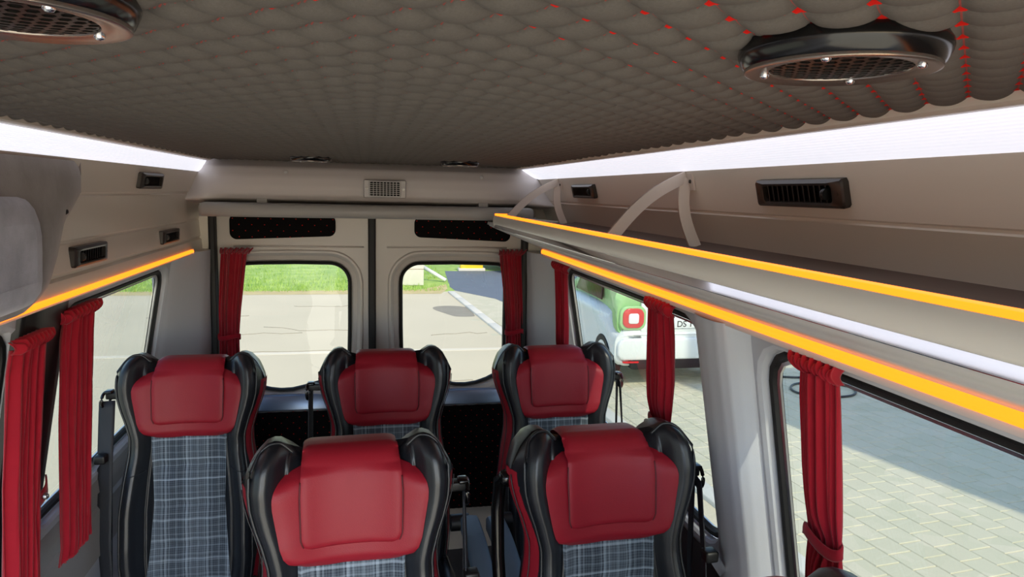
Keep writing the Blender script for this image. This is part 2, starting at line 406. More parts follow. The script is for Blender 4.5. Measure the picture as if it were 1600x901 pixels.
# ---- window walls
def window_cell(y0, y1, z0, z1, hole, s, wm, frame_m, gm, wname, reveal=0.032):
    """one bay of side wall with a rounded opening, its reveal, rubber seal and pane; hole is an outline in (y, z)"""
    P = resample(hole, 128); O = holed(P, y0, y1, z0, z1)
    X = lambda y, z, d=0.0: (s*(wall_x(z)+d), y, z)
    G = grow(P, 0.022)
    inner = [X(y, z, 0.0) for y, z in G]
    loft('wall_bay', [[X(y, z) for y, z in holed(P, y0, y1, z0, z1)], inner], wm, None, split=0.5)
    o = bpy.context.scene.collection.objects[-1]
    return P, O, G, X
def side_window(y0, y1, z0, z1, hole, s, n, side, tag_n):
    P = resample(hole, 128); G = grow(P, 0.024)
    X = lambda p, d=0.0: (s*(wall_x(p[1])+d), p[0], p[1])
    O = holed(G, y0, y1, z0, z1)
    struct(loft('wall_%s_%s' % (side, tag_n), [[X(p) for p in O], [X(p) for p in G], [X(p, 0.006) for p in grow(P, 0.016)], [X(p, 0.03) for p in grow(P, 0.010)], [X(p, 0.045) for p in grow(P, 0.010)]], M['pillar'], split=0.45))
    w = loft('window_%d' % n, [[X(p, 0.024) for p in grow(P, 0.011)], [X(p, 0.018) for p in grow(P, 0.006)], [X(p, 0.020) for p in grow(P, -0.004)], [X(p, 0.032) for p in grow(P, -0.010)], [X(p, 0.040) for p in grow(P, -0.010)]], M['rubber'], split=0.8)
    struct(w)
    L = grow(P, -0.010)
    g = mesh('window_pane', [X(p, 0.036) for p in L], [tuple(range(len(L)))], M['glass_side'], w, False)
    # bright aluminium bead between the seal and the pane
    b = loft('window_bead', [[X(p, 0.028) for p in grow(P, -0.009)], [X(p, 0.030) for p in grow(P, -0.016)], [X(p, 0.035) for p in grow(P, -0.016)]], M['brushed'], w, split=0.8)
    return w
# right side: big window by the near seats, window by the rear row
side_window(-0.35, 1.47, 0.52, 1.47, rrect(-0.22, 1.315, 0.80, 1.405, 0.07), 1, 1, 'right', 'front')
side_window(1.47, 2.93, 0.52, 1.47, rrect(1.605, 2.84, 0.80, 1.405, (0.06, 0.10, 0.10, 0.07)), 1, 2, 'right', 'rear')
# left side: sliding door window and rear window
side_window(-0.35, 1.77, 0.52, 1.47, rrect(0.2, 1.66, 0.84, 1.40, 0.06), -1, 3, 'left', 'front')
side_window(1.77, 2.93, 0.52, 1.47, rrect(1.90, 2.84, 0.84, 1.40, (0.06, 0.08, 0.08, 0.07)), -1, 4, 'left', 'rear')

def ystrip(name, y0, y1, z0, z1, s, m, d=0.0, nz=8):
    return struct(grid(name, lambda u, v: (s*(wall_x(z0+(z1-z0)*v)+d), y0+(y1-y0)*u, z0+(z1-z0)*v), 1, nz, m))
ystrip('wall_right_cab', -0.45, -0.35, 0.52, 1.47, 1, M['pillar']); ystrip('wall_left_cab', -0.45, -0.35, 0.52, 1.47, -1, M['pillar'])
for s, sd_ in ((1, 'right'), (-1, 'left')):
    ystrip('wall_%s_lower' % sd_, -0.45, 3.2, 0.0, 0.52, s, M['pillar'])
    struct(box('wall_%s_skin' % sd_, s*0.915 if s > 0 else -0.95, 0.95 if s > 0 else -0.915, -0.45, 3.26, -0.3, 0.70, M['white']))
def pillar(name, s, prof, m, z0=0.50, z1=1.452):
    """prof: (y, inward bulge) in plan"""
    n = len(prof)
    def fn(u, v):
        z = z0+(z1-z0)*v; f = u*(n-1)
        y = interp(range(n), [p[0] for p in prof], f); b = interp(range(n), [p[1] for p in prof], f)
        fl = 1.0
        w = 1-0.05*math.sin(PI*v)
        return (s*(wall_x(z)-b*fl), y if not (0 < u < 1) else y, z)
    o = grid(name, fn, (n-1)*4, 24, m); return struct(o)
pillar('wall_right_pillar', 1, [(1.345, -0.006), (1.350, 0.010), (1.358, 0.030), (1.370, 0.048), (1.392, 0.058), (1.44, 0.061), (1.485, 0.056), (1.525, 0.042), (1.56, 0.022), (1.60, -0.006)], M['pillar'])
pillar('wall_left_pillar', -1, [(1.645, -0.006), (1.65, 0.010), (1.70, 0.020), (1.84, 0.020), (1.890, 0.010), (1.895, -0.006)], M['black'])
def corner(s):
    side = 'right' if s > 0 else 'left'
    prof = [(0.0, 2.865), (0.010, 2.885), (0.022, 2.92), (0.045, 2.99), (0.066, 3.05), (0.078, 3.09), (0.082, 3.13), (0.082, 3.205)]
    n = len(prof)
    def fn(u, v):
        z = 0.45+1.005*v; f = u*(n-1)
        return (s*(0.765-interp(range(n), [p[0] for p in prof], f)+1.0*(wall_x(z)-0.765)*(1-u)**0.7), interp(range(n), [p[1] for p in prof], f), z)
    struct(grid('wall_rear_pillar_'+side, fn, (n-1)*3, 12, M['pillar']))
    struct(box('trim_%d' % (3 if s > 0 else 4), s*0.664 if s > 0 else -0.690, 0.690 if s > 0 else -0.664, 3.150, 3.206, 0.30, 1.64, M['rubber'], None, 0.006))
for s in (1, -1):
    corner(s)
    q = [(0.765, 2.862), (0.765, 2.865), (0.755, 2.885), (0.743, 2.92), (0.720, 2.99), (0.699, 3.05), (0.687, 3.09), (0.683, 3.13), (0.683, 3.206), (0.82, 3.206), (0.82, 2.862)]
    struct(prism('trim_%d' % (8 if s > 0 else 9), [(s*a, b, 1.447) for a, b in q], (0, 0, 0.009), M['panel']))
    struct(box('wall_rear_corner_%s' % ('right' if s > 0 else 'left'), 0.675 if s > 0 else -0.79, 0.79 if s > 0 else -0.675, 3.19, 3.206, 1.44, 1.67, M['panel']))
struct(box('wall_rear_pillar_fill', 0.69, 0.93, 3.205, 3.26, -0.3, 1.86, M['panel_grey']))
struct(box('wall_rear_pillar_fill_left', -0.93, -0.69, 3.205, 3.26, -0.3, 1.86, M['panel_grey']))
# left ledge below the window
struct(prism_y('trim_5', [(-0.880, 0.815), (-0.872, 0.79), (-0.868, 0.755), (-0.874, 0.75), (-0.876, 0.71), (-0.868, 0.70), (-0.872, 0.55), (-0.895, 0.55), (-0.895, 0.81)], -0.6, 2.92, M['rail_grey'], split=0.4))

# ---- rear header panel across the full width
def header():
    prof = [(3.062, 1.834), (3.035, 1.822), (2.998, 1.800), (2.982, 1.765), (2.978, 1.72), (2.984, 1.690), (3.0, 1.672), (3.03, 1.664), (3.10, 1.660), (3.15, 1.655), (3.19, 1.65)]
    n = len(prof)
    def fn(u, v):
        x = -0.775+1.55*u; a = abs(x-0.0); f = v*(n-1)
        y = interp(range(n), [p[0] for p in prof], f); z = interp(range(n), [p[1] for p in prof], f)
        c = sstep(0.52, 0.775, a); vv = sstep(0.15, 0.75, v); y = y+c*c*(0.16*(1-vv)-0.10*vv)
        return (x, y, z)
    struct(grid('wall_rear', fn, 60, (n-1)*4, M['panel_grey']))
    struct(box('wall_rear_skin', -0.86, 0.86, 3.206, 3.26, 1.60, 1.86, M['panel_grey']))
    for x in (-0.355, 0.44):
        r = lathe('screw', [(0.0001, -0.004), (0.006, -0.004), (0.0085, -0.0015), (0.009, 0.002), (0.0001, 0.002)], M['vent_grey'], None, 20, (x, 2.9895, 1.782), 'y', closed=False)
        tag(r, 'small round screw cap on the rear header, %s of the grey vent' % ('left' if x < 0 else 'right'), 'screw', 'screw caps on the rear header')
header()
def header_bar():
    prof = [(2.935, 1.657), (2.922, 1.650), (2.918, 1.630), (2.920, 1.612), (2.930, 1.604), (2.99, 1.603), (3.0, 1.61), (3.0, 1.655), (2.99, 1.658)]
    n = len(prof); xs = [-0.678, -0.672, -0.662, 0.645, 0.655, 0.661]; sc = [0.55, 0.85, 1, 1, 0.85, 0.55]
    rings = [[(x, 2.958+(y-2.958)*k, 1.631+(z-1.631)*k) for y, z in prof] for x, k in zip(xs, sc)]
    rings = [[(x, 2.958, 1.631)]*n for x in xs[:1]]+rings+[[(x, 2.958, 1.631)]*n for x in xs[-1:]]
    o = loft('header_bar', rings, M['rail_grey'], split=0.9)
    for x in (-0.45, 0.45): box('bracket', x-0.02, x+0.02, 2.99, 3.06, 1.625, 1.675, M['rail_grey'], o)
    tag(o, 'long grey padded bar across the van above the rear doors', 'bar')
header_bar()
struct(box('trim_6', -0.69, 0.69, 3.0, 3.19, 1.600, 1.615, M['rail_grey']))

# ---- rear doors
def window_outline(s):
    B = [(0.600, 0.90), (0.585, 0.872), (0.56, 0.858), (0.52, 0.838), (0.47, 0.822), (0.42, 0.815), (0.37, 0.817), (0.32, 0.828), (0.27, 0.842), (0.22, 0.856), (0.165, 0.876), (0.132, 0.905), (0.122, 0.95), (0.118, 1.10), (0.117, 1.25)]
    T = []
    for k in range(9):
        a = k/8*PI/2; T.append((0.117+0.085-0.085*math.cos(a), 1.305+0.083*math.sin(a)))
    T += [(0.35, 1.390), (0.50, 1.387), (0.56, 1.384)]
    for k in range(1, 6):
        a = k/5*PI/2; T.append((0.56+0.04*math.sin(a), 1.344+0.04*math.cos(a)))
    P = [(s*x, z) for x, z in B+T]
    return P if s < 0 else P[::-1]
def rear_door(s, n):
    x0, x1 = (0.0, 0.70) if s > 0 else (-0.70, -0.031)
    P = window_outline(s)
    A = sum(P[i-1][0]*P[i][1]-P[i][0]*P[i-1][1] for i in range(len(P)))
    if A < 0: P = P[::-1]
    P = resample(P, 140); YD = 3.20
    pt = lambda p, d: (p[0], YD+d+0.010*(p[0]/0.66)**2, p[1])
    cl = lambda R: [(min(max(x, x0+0.004), x1-0.004), z) for x, z in R]
    o = loft('door_%d' % n, [[pt(p, 0) for p in holed(cl(grow(P, 0.064)), x0, x1, 0.0, 1.64)], [pt(p, 0) for p in cl(grow(P, 0.064))], [pt(p, -0.008) for p in cl(grow(P, 0.058))], [pt(p, -0.008) for p in cl(grow(P, 0.050))],
                             [pt(p, 0.010) for p in grow(P, 0.036)], [pt(p, 0.016) for p in grow(P, 0.018)], [pt(p, 0.034) for p in grow(P, 0.010)], [pt(p, 0.05) for p in grow(P, 0.010)]], M['door_grey'], split=0.5)
    struct(o)
    e = loft('window_seal', [[pt(p, 0.040) for p in grow(P, 0.012)], [pt(p, 0.026) for p in grow(P, 0.006)], [pt(p, 0.030) for p in grow(P, -0.003)], [pt(p, 0.042) for p in grow(P, -0.006)]], M['rubber'], o, split=0.8)
    L = grow(P, -0.004)
    mesh('window_pane', [pt(p, 0.044) for p in L], [tuple(range(len(L)))], M['glass'], o, False)
    # pressed crease above the window
    c0, c1 = (0.05, 0.60) if s > 0 else (-0.60, -0.05)
    tube('crease', [(c0, 3.2005, 1.4665), (c1, 3.2055, 1.4665)] if s > 0 else [(c0, 3.2055, 1.4665), (c1, 3.2005, 1.4665)], 0.0045, M['door_grey'], o, 8)
    # quilted dark pad at the top
    a, b = (0.172, 0.612) if s > 0 else (-0.612, -0.172)
    R = rrect(a, b, 1.496, 1.605, 0.03) if True else None
    R = [(x, z+(0.016 if ((x-a)*s if s > 0 else (b-x)) < 0.06 and z < 1.55 else 0.0)) for x, z in R]
    q = prism('quilted_pad', [(x, 3.186, z) for x, z in R], (0, 0.018, 0), M['quilt_dark'], o, 0.006)
    # folded sill sheet under the window and the quilted lower lining
    a, b = (0.02, 0.64) if s > 0 else (-0.64, -0.05)
    prism('sill', [(a, 3.170, 0.735), (b, 3.170, 0.735), (b, 3.190, 0.80), (a, 3.190, 0.80)], (0, 0.03, 0), M['sill'], o, 0.006)
    R = rrect(a, b, 0.22, 0.728, 0.02)
    def qf(u, v):
        x, z = a+(b-a)*u, 0.22+0.508*v; p = 0.052
        g = lambda t: math.sqrt(max(0, 4*(t-math.floor(t))*(1-(t-math.floor(t)))))
        return (x, 3.184-0.008*(g((x+z)/p)*g((z-x)/p))**0.7, z)
    grid('quilted_lining', qf, 90, 76, M['quilt_dark'], o)
M['sill'] = mat('sill_metal', (128, 142, 164), 0.28, metal=0.5)
rear_door(-1, 1); rear_door(1, 2)
struct(box('trim_7', -0.032, 0.001, 3.176, 3.206, 0.20, 1.64, M['rubber'], None, 0.008))
# inner door release between the doors' lower linings stays behind the seats and is left out

# ------------------------------------------------------------------ ceiling speakers
def speaker(x, y, label):
    r = thing('ceiling_speaker', label, 'speaker', (x, y, 1.826), group='round speakers in the quilted ceiling')
    R = 0.066
    lathe('housing', [(R*1.0, 0.009), (R*1.06, 0.007), (R*1.08, 0.0), (R*1.07, -0.003), (R*1.02, -0.010), (R*0.99, -0.0115), (R*0.96, -0.011), (R*0.94, 0.009)], M['black_gloss'], r)
    lathe('ring', [(R*1.0, -0.0110), (R*0.995, -0.0135), (R*0.96, -0.0142), (R*0.80, -0.0120), (R*0.735, -0.0120), (R*0.715, -0.0100), (R*0.72, -0.006), (R*0.95, -0.006)], M['dark_chrome'], r)
    # perforated hexagon grille: sheet with real holes
    bm = bmesh.new(); p = 0.0098; hr = p*0.40; rmax = R*0.745
    def hexpt(cx, cy, rad, k): a = PI/6+k*PI/3; return (cx+rad*math.cos(a), cy+rad*math.sin(a))
    cache = {}
    def vert(x_, y_, z_):
        k = (round(x_*1e5), round(y_*1e5), round(z_*1e5))
        if k not in cache: cache[k] = bm.verts.new((x_, y_, z_))
        return cache[k]
    for j in range(-7, 8):
        for i in range(-8, 9):
            cx = (i+0.5*(j % 2))*p; cy = j*p*math.sqrt(3)/2
            if math.hypot(cx, cy) > rmax-p*0.35: continue
            for k in range(6):
                a0, a1 = hexpt(cx, cy, p/math.sqrt(3), k), hexpt(cx, cy, p/math.sqrt(3), k+1); b0, b1 = hexpt(cx, cy, hr, k), hexpt(cx, cy, hr, k+1)
                dz = lambda q: -0.0105-0.003*(1-(math.hypot(*q)/rmax)**2)
                try: bm.faces.new([vert(*a0, dz(a0)), vert(*a1, dz(a1)), vert(*b1, dz(b1)), vert(*b0, dz(b0))])
                except ValueError: pass
    g = bmobj('grille', bm, M['grille'], r, False); solid(g, 0.0012, 0)
    disc('cone', R*0.74, -0.003, M['rear_dark'], r)
    for k in range(4):
        a = PI/4+k*PI/2
        lathe('screw', [(0.0001, -0.0150), (0.0022, -0.0146), (0.0034, -0.0132), (0.0034, -0.011), (0.0001, -0.011)], M['chrome'], r, 16, (R*0.80*math.cos(a), R*0.80*math.sin(a), 0), closed=False)
M['dark_chrome'] = mat('dark_chrome', (150, 142, 136), 0.22, metal=0.85)
M['grille'] = mat('grille_metal', (38, 36, 34), 0.35, metal=0.6)
speaker(0.297, 0.470, 'near round black speaker with chrome ring above the luggage rack side')
speaker(-0.245, 0.478, 'near round black speaker cut by the top left photo corner')
speaker(-0.231, 2.62, 'small far speaker in the ceiling left of the rear header vent')
speaker(0.299, 2.62, 'small far speaker in the ceiling right of the rear header vent')

# ------------------------------------------------------------------ air vents
def vent(cx, cy, cz, w, h, s, tilt, label, frame_m, slat_m, nsl, group, wheel=True, depth=0.012):
    """slim slatted outlet on a side wall; local x runs along the van, local y out of the panel"""
    r = thing('air_vent', label, 'vent', (cx, cy, cz), 0, group)
    # local frame: u along -Y*s ... built straight in van axes, then tilted about the long axis
    r.rotation_euler = (0, tilt, 0)
    o = lambda p: (-s*p[1], p[0], p[2])
    P = resample(rrect(-w/2, w/2, -h/2, h/2, h*0.10), 80); Q = resample(rrect(-w*0.40, w*0.385, -h*0.30, h*0.30, h*0.06), 80)
    def ring(P_, d): return [o((a, d, b)) for a, b in P_]
    loft('frame', [ring(P, -0.012), ring(P, depth*0.5), ring(grow(P, -0.003), depth*0.75), ring(grow(Q, 0.004), depth), ring(Q, depth*0.9), ring(Q, -0.004)], frame_m, r, split=0.6)
    mesh('duct', ring(Q, -0.0035), [tuple(range(80))], M['rear_dark'], r, False)
    bm = bmesh.new()
    for i in range(nsl):
        a = -w*0.40+w*0.785*(i+0.5)/nsl
        vs = abox(bm, -0.0008, 0.0008, -0.003, depth*0.55, -h*0.30, h*0.30, Matrix.Translation((a, 0, 0)) @ Matrix.Rotation(0.5, 4, 'Z'))
    for v in bm.verts: v.co = Vector(o(v.co))
    bmobj('slats', bm, slat_m, r, False)
    for k in (-1, 1):
        c = o((k*w*0.452, depth*0.72, 0.0))
        lathe('screw', [(0.0001, 0.0025), (0.0022, 0.002), (0.003, -0.002), (0.0001, -0.002)], M['dark_metal'], r, 14, c, 'x', closed=False)
    if wheel:
        c = o((-w*0.335*1, depth*0.7, 0.0)); lathe('thumb_wheel', [(0.0001, -0.004), (h*0.2, -0.004), (h*0.22, 0), (h*0.2, 0.004), (0.0001, 0.004)], M['black'], r, 20, c, 'y', closed=False)
    return r
M['vent_black'] = mat('vent_black', (36, 31, 28), 0.3)
M['vent_slat'] = mat('vent_slat', (12, 11, 11), 0.4)
vg = 'slatted air vents along the side walls'
vent(0.7245, 1.150, 1.7325, 0.262, 0.050, 1, -0.24, 'long dark slatted vent nearest above the luggage rack', M['vent_black'], M['vent_slat'], 13, vg)
vent(0.7245, 2.44, 1.7325, 0.255, 0.048, 1, -0.24, 'dark vent between the two white rack brackets', M['vent_black'], M['vent_slat'], 13, vg)
vent(-0.7255, 1.95, 1.543, 0.215, 0.050, -1, 0.06, 'dark vent above the orange strip, nearer of two in that row', M['vent_black'], M['vent_slat'], 11, vg)
vent(-0.7255, 2.70, 1.540, 0.215, 0.046, -1, 0.06, 'dark vent above the far end of the left orange strip', M['vent_black'], M['vent_slat'], 11, vg)
vent(-0.7120, 2.45, 1.732, 0.235, 0.050, -1, 0.20, 'dark vent directly below the end of the left white light strip', M['vent_black'], M['vent_slat'], 11, vg)
def header_vent():
    r = thing('air_vent', 'light grey square-grid vent in the middle of the rear header', 'vent', (0.036, 2.968, 1.724))
    w, h = 0.172, 0.074
    o = lambda p: (p[0], -p[1], p[2])
    P = resample(rrect(-w/2, w/2, -h/2, h/2, 0.004), 80); Q = resample(rrect(-w*0.35, w*0.35, -h*0.38, h*0.38, 0.003), 80)
    ring = lambda P_, d: [o((a, d, b)) for a, b in P_]
    loft('frame', [ring(P, -0.012), ring(P, 0.006), ring(grow(P, -0.003), 0.011), ring(grow(Q, 0.006), 0.011), ring(grow(Q, 0.003), 0.015), ring(Q, 0.015), ring(Q, -0.006)], M['vent_grey'], r, split=0.5)
    mesh('duct', ring(Q, -0.005), [tuple(range(80))], M['rear_dark'], r, False)
    bm = bmesh.new()
    for i in range(1, 9): abox(bm, -w*.35+w*.7*i/9-.0010, -w*.35+w*.7*i/9+.0010, -0.013, 0.003, -h*.38, h*.38)
    for i in range(1, 7): abox(bm, -w*.35, w*.35, -0.0135, 0.002, -h*.38+h*.76*i/7-.0010, -h*.38+h*.76*i/7+.0010)
    bmobj('grid', bm, M['vent_grey'], r, False)
    for k in (-1, 1): lathe('screw', [(0.0001, -0.014), (0.004, -0.0135), (0.006, -0.011), (0.006, -0.009), (0.0001, -0.009)], M['white'], r, 18, (k*w*0.43, 0, 0), 'y', closed=False)
header_vent()

# ------------------------------------------------------------------ luggage rack and LED strips
def rack():
    RE = 2.72
    r = thing('luggage_rack', 'grey overhead luggage rack with orange light edge and two white brackets', 'rack', (0.6, 0, 1.6))
    L = (-0.6, 0, -1.6); T = lambda P: [(x-0.6, z-1.6) for x, z in P]
    nose = [(0.463, 1.6315), (0.4515, 1.6315), (0.4475, 1.624), (0.4462, 1.612), (0.4475, 1.603), (0.4515, 1.5975), (0.458, 1.5965), (0.47, 1.60), (0.47, 1.622)]
    prism_y('nose_profile', T(nose), -0.45, RE, M['alu'], r, split=0.9)
    prism_y('led_edge', T([(0.4525, 1.6315), (0.453, 1.6382), (0.4565, 1.6395), (0.4625, 1.6395), (0.4625, 1.6315)]), -0.45, RE, M['led'], r, split=0.5, label='orange glowing edge')
    prism_y('chrome_strip', T([(0.4545, 1.5975), (0.4526, 1.5970), (0.4499, 1.5846), (0.4508, 1.5836), (0.466, 1.5836), (0.47, 1.5955)]), -0.45, RE-0.004, M['strip_alu'], r, split=0.25, label='pale polished metal strip')
    prism_y('shelf', T([(0.464, 1.634), (0.478, 1.632), (0.482, 1.615), (0.72, 1.604), (0.765, 1.607), (0.779, 1.612), (0.780, 1.600), (0.70, 1.597), (0.47, 1.603), (0.464, 1.61)]), -0.45, RE-0.004, M['shelf'], r, split=0.4)
    ribs = []
    for k in range(150):
        t = k/149; c = 0.0007*math.sin(2*PI*k/5.0); ribs.append((0.484+(0.708-0.484)*t+c*0.38, 1.5755+(1.4855-1.5755)*t+c*0.92))
    prism_y('ribbed_panel', T([(0.468, 1.585), (0.476, 1.5835), (0.4765, 1.5795)]+ribs+[(0.716, 1.480), (0.716, 1.448), (0.728, 1.444), (0.745, 1.446), (0.745, 1.602), (0.70, 1.599), (0.47, 1.597)]), -0.45, 2.985, M['ribbed'], r, split=0.9)
    # rounded end of the nose and a glowing box imitating the orange reflection
    out = [(0.452, 1.6275), (0.4475, 1.622), (0.4462, 1.612), (0.4475, 1.600), (0.452, 1.590), (0.46, 1.5835), (0.48, 1.577), (0.60, 1.53), (0.735, 1.53), (0.735, 1.612), (0.482, 1.6275)]
    prism('end_cap', [(x-0.6, RE-0.002, z-1.6) for x, z in out], (0, 0.014, 0), M['alu'], r, 0.004)
    box('reflection_glow', 0.4525-0.6, 0.53-0.6, RE-0.002, RE+0.006, 1.6315-1.6, 1.6385-1.6, M['led'], r)
    # A-shaped brackets
    for by, lean_ in ((1.60, 0.165), (2.76, 0.22)):
        top = (0.722, by, 1.760)
        def leg(name, a, b, bow, w, lean):
            V = []; n = 18
            for k in range(n+1):
                t = k/n; x = a[0]+(b[0]-a[0])*t+bow[0]*math.sin(PI*t); z = a[1]+(b[1]-a[1])*t+bow[1]*math.sin(PI*t)
                V.append((x-0.6, by+lean*t, z-1.6))
            return tube(name, V, 0.01, M['bracket'], br, 14, flat=(0.0035, w) if False else (w, 0.0045))
        br = mesh('bracket', [(0.712-0.6, by-0.030, 1.772-1.6), (0.716-0.6, by-0.030, 1.745-1.6), (0.716-0.6, by+0.030, 1.745-1.6), (0.712-0.6, by+0.030, 1.772-1.6)], [(0, 1, 2, 3)], M['bracket'], r, False)
        br.data.clear_geometry()
        bm = bmesh.new()
        abox(bm, -0.003, 0.002, -0.034, 0.014, -0.020, 0.020, Matrix.Translation((0.721-0.6, by, 1.756-1.6)) @ Matrix.Rotation(-0.22, 4, 'Y'))
        bm.to_mesh(br.data); bm.free()
        def strip(name, C2, half, y0, y1):
            """flat curved plate: centre line (x, z), half width in the x-z plane, thickness along y"""
            n = len(C2); top_, bot_ = [], []
            for i, (x, z) in enumerate(C2):
                a, b = C2[max(i-1, 0)], C2[min(i+1, n-1)]; tx, tz = b[0]-a[0], b[1]-a[1]; l = math.hypot(tx, tz); nx, nz = -tz/l, tx/l
                top_.append((x+nx*half-0.6, y0, z+nz*half-1.6)); bot_.append((x-nx*half-0.6, y0, z-nz*half-1.6))
            sh = lambda q, t: (q[0], q[1]-lean_*t, q[2])
            top_ = [sh(q, i/(n-1)) for i, q in enumerate(top_)]; bot_ = [sh(q, i/(n-1)) for i, q in enumerate(bot_)]
            rings = [[a_, b_, (b_[0], b_[1]+y1-y0, b_[2]), (a_[0], a_[1]+y1-y0, a_[2])] for a_, b_ in zip(top_, bot_)]
            o_ = loft(name, rings, M['bracket'], br, split=0.6); return o_
        F1 = []; F2 = []
        for k in range(17):
            t = k/16
            F1.append((0.716+(0.472-0.716)*t-0.010*math.sin(PI*t), 1.768+(1.628-1.768)*t+0.014*math.sin(PI*t)))
            F2.append((0.713+(0.725-0.713)*t-0.016*math.sin(PI*t), 1.766+(1.604-1.766)*t))
        strip('arm', F1, 0.0135, by-0.004, by+0.004); lean_ = lean_*0.28; strip('arm', F2, 0.0140, by-0.0085, by-0.0005)
        lathe('screw', [(0.0001, -0.004), (0.004, -0.003), (0.005, 0.0), (0.0001, 0.0)], M['dark_metal'], br, 14, (0.7175-0.6, by-0.022, 1.757-1.6), 'x', closed=False)
M['strip_alu'] = mat('strip_alu', (246, 249, 254), 0.05, metal=1.0)
M['shelf'] = mat('shelf_liner', (112, 96, 88), 0.6, var=0.05)
M['bracket'] = mat('bracket_plastic', (196, 184, 174), 0.5)
rack()
def led_strip(s):
    if s > 0: P, y1, lab = [(0.716, 1.4785), (0.711, 1.4765), (0.7085, 1.468), (0.711, 1.461), (0.716, 1.4595)], 2.985, 'orange glowing light strip under the luggage rack over the right windows'
    else: P, y1, lab = [(-0.722, 1.467), (-0.715, 1.466), (-0.711, 1.4605), (-0.715, 1.455), (-0.722, 1.4545)], 2.995, 'orange glowing light strip over the windows of the rackless left wall'
    r = prism_y('led_strip', P, -0.45, y1, M['led'], None, split=1.2); tag(r, lab, 'light')
    c = 0.7085 if s > 0 else -0.711
    box('end_clip', (0.7095 if s > 0 else -0.7225), (0.7165 if s > 0 else -0.7125), y1, y1+0.008, 1.457 if s > 0 else 1.451, 1.4785 if s > 0 else 1.470, M['white_plastic'], r)
led_strip(1); led_strip(-1)

# ------------------------------------------------------------------ suede covered overhead bulge near the camera, left wall
def bulge():
    r = thing('overhead_panel', 'grey suede covered overhead panel with raised pale pad, left edge of photo', 'panel', (-0.70, 1.0, 1.47))
    edge = [(1.780, 1.875), (1.740, 1.872), (1.698, 1.856), (1.655, 1.789), (1.635, 1.750), (1.60, 1.725), (1.56, 1.706), (1.508, 1.669), (1.478, 1.639), (1.462, 1.595)]
    zs = [e[0] for e in edge]; rear = [e[1]*1.0 for e in edge]; n = 26
    rows = []
    zz = [1.770-(1.770-1.461)*k/n for k in range(n+1)]
    def xo(z): return interp([1.46, 1.50, 1.60, 1.70, 1.74, 1.775], [-0.704, -0.690, -0.684, -0.686, -0.690, -0.698], z)
    V = []; F = []; m = 16
    for z in zz:
        ye = interp(sorted(zs), [rear[zs.index(a)] for a in sorted(zs)], z)
        for k in range(m+1):
            t = k/m; y = 0.3+(ye-0.3)*(1-(1-t)**1.6)
            d = 0.0 if t < 0.999 else 0.0
            x = xo(z)-0.016*sstep(0.80, 1.0, t)
            V.append((x+0.70, y-1.0, z-1.47))
        V.append((-0.722+0.70 if z < 1.74 else -0.706+0.70, ye-1.0+0.002, z-1.47))
    w = m+2
    for j in range(n):
        for i in range(w-1): F.append((j*w+i, j*w+i+1, (j+1)*w+i+1, (j+1)*w+i))
    o = mesh('cover', V, F, M['suede'], r); autosm(o, 0.9)
    # raised rounded pad
    P = resample(rrect(0.35, 1.585, 1.474, 1.690, (0.075, 0.03, 0.03, 0.045)), 90)
    R = lambda Q, d: [(xo(z)+d+0.70-0.016*sstep(0.80*1.35+0.3, 1.75, y), y-1.0, z-1.47) for y, z in Q]
    rings = [R(grow(P, 0.004), -0.003), R(P, 0.006), R(grow(P, -0.006), 0.013), R(grow(P, -0.018), 0.018), R(grow(P, -0.05), 0.020)]
    pad = loft('pad', rings, M['suede_pad'], r, split=1.5, label='pale raised suede pad')
    Q = grow(P, -0.05); c = mesh('pad_face', R(Q, 0.020), [tuple(range(len(Q)))], M['suede_pad'], pad)
    lathe('screw', [(0.0001, 0.004), (0.004, 0.003), (0.007, -0.002), (0.0001, -0.002)], M['black'], r, 16, (-0.690+0.70+0.0, 1.735-1.0, 1.656-1.47), 'x', closed=False)
bulge()

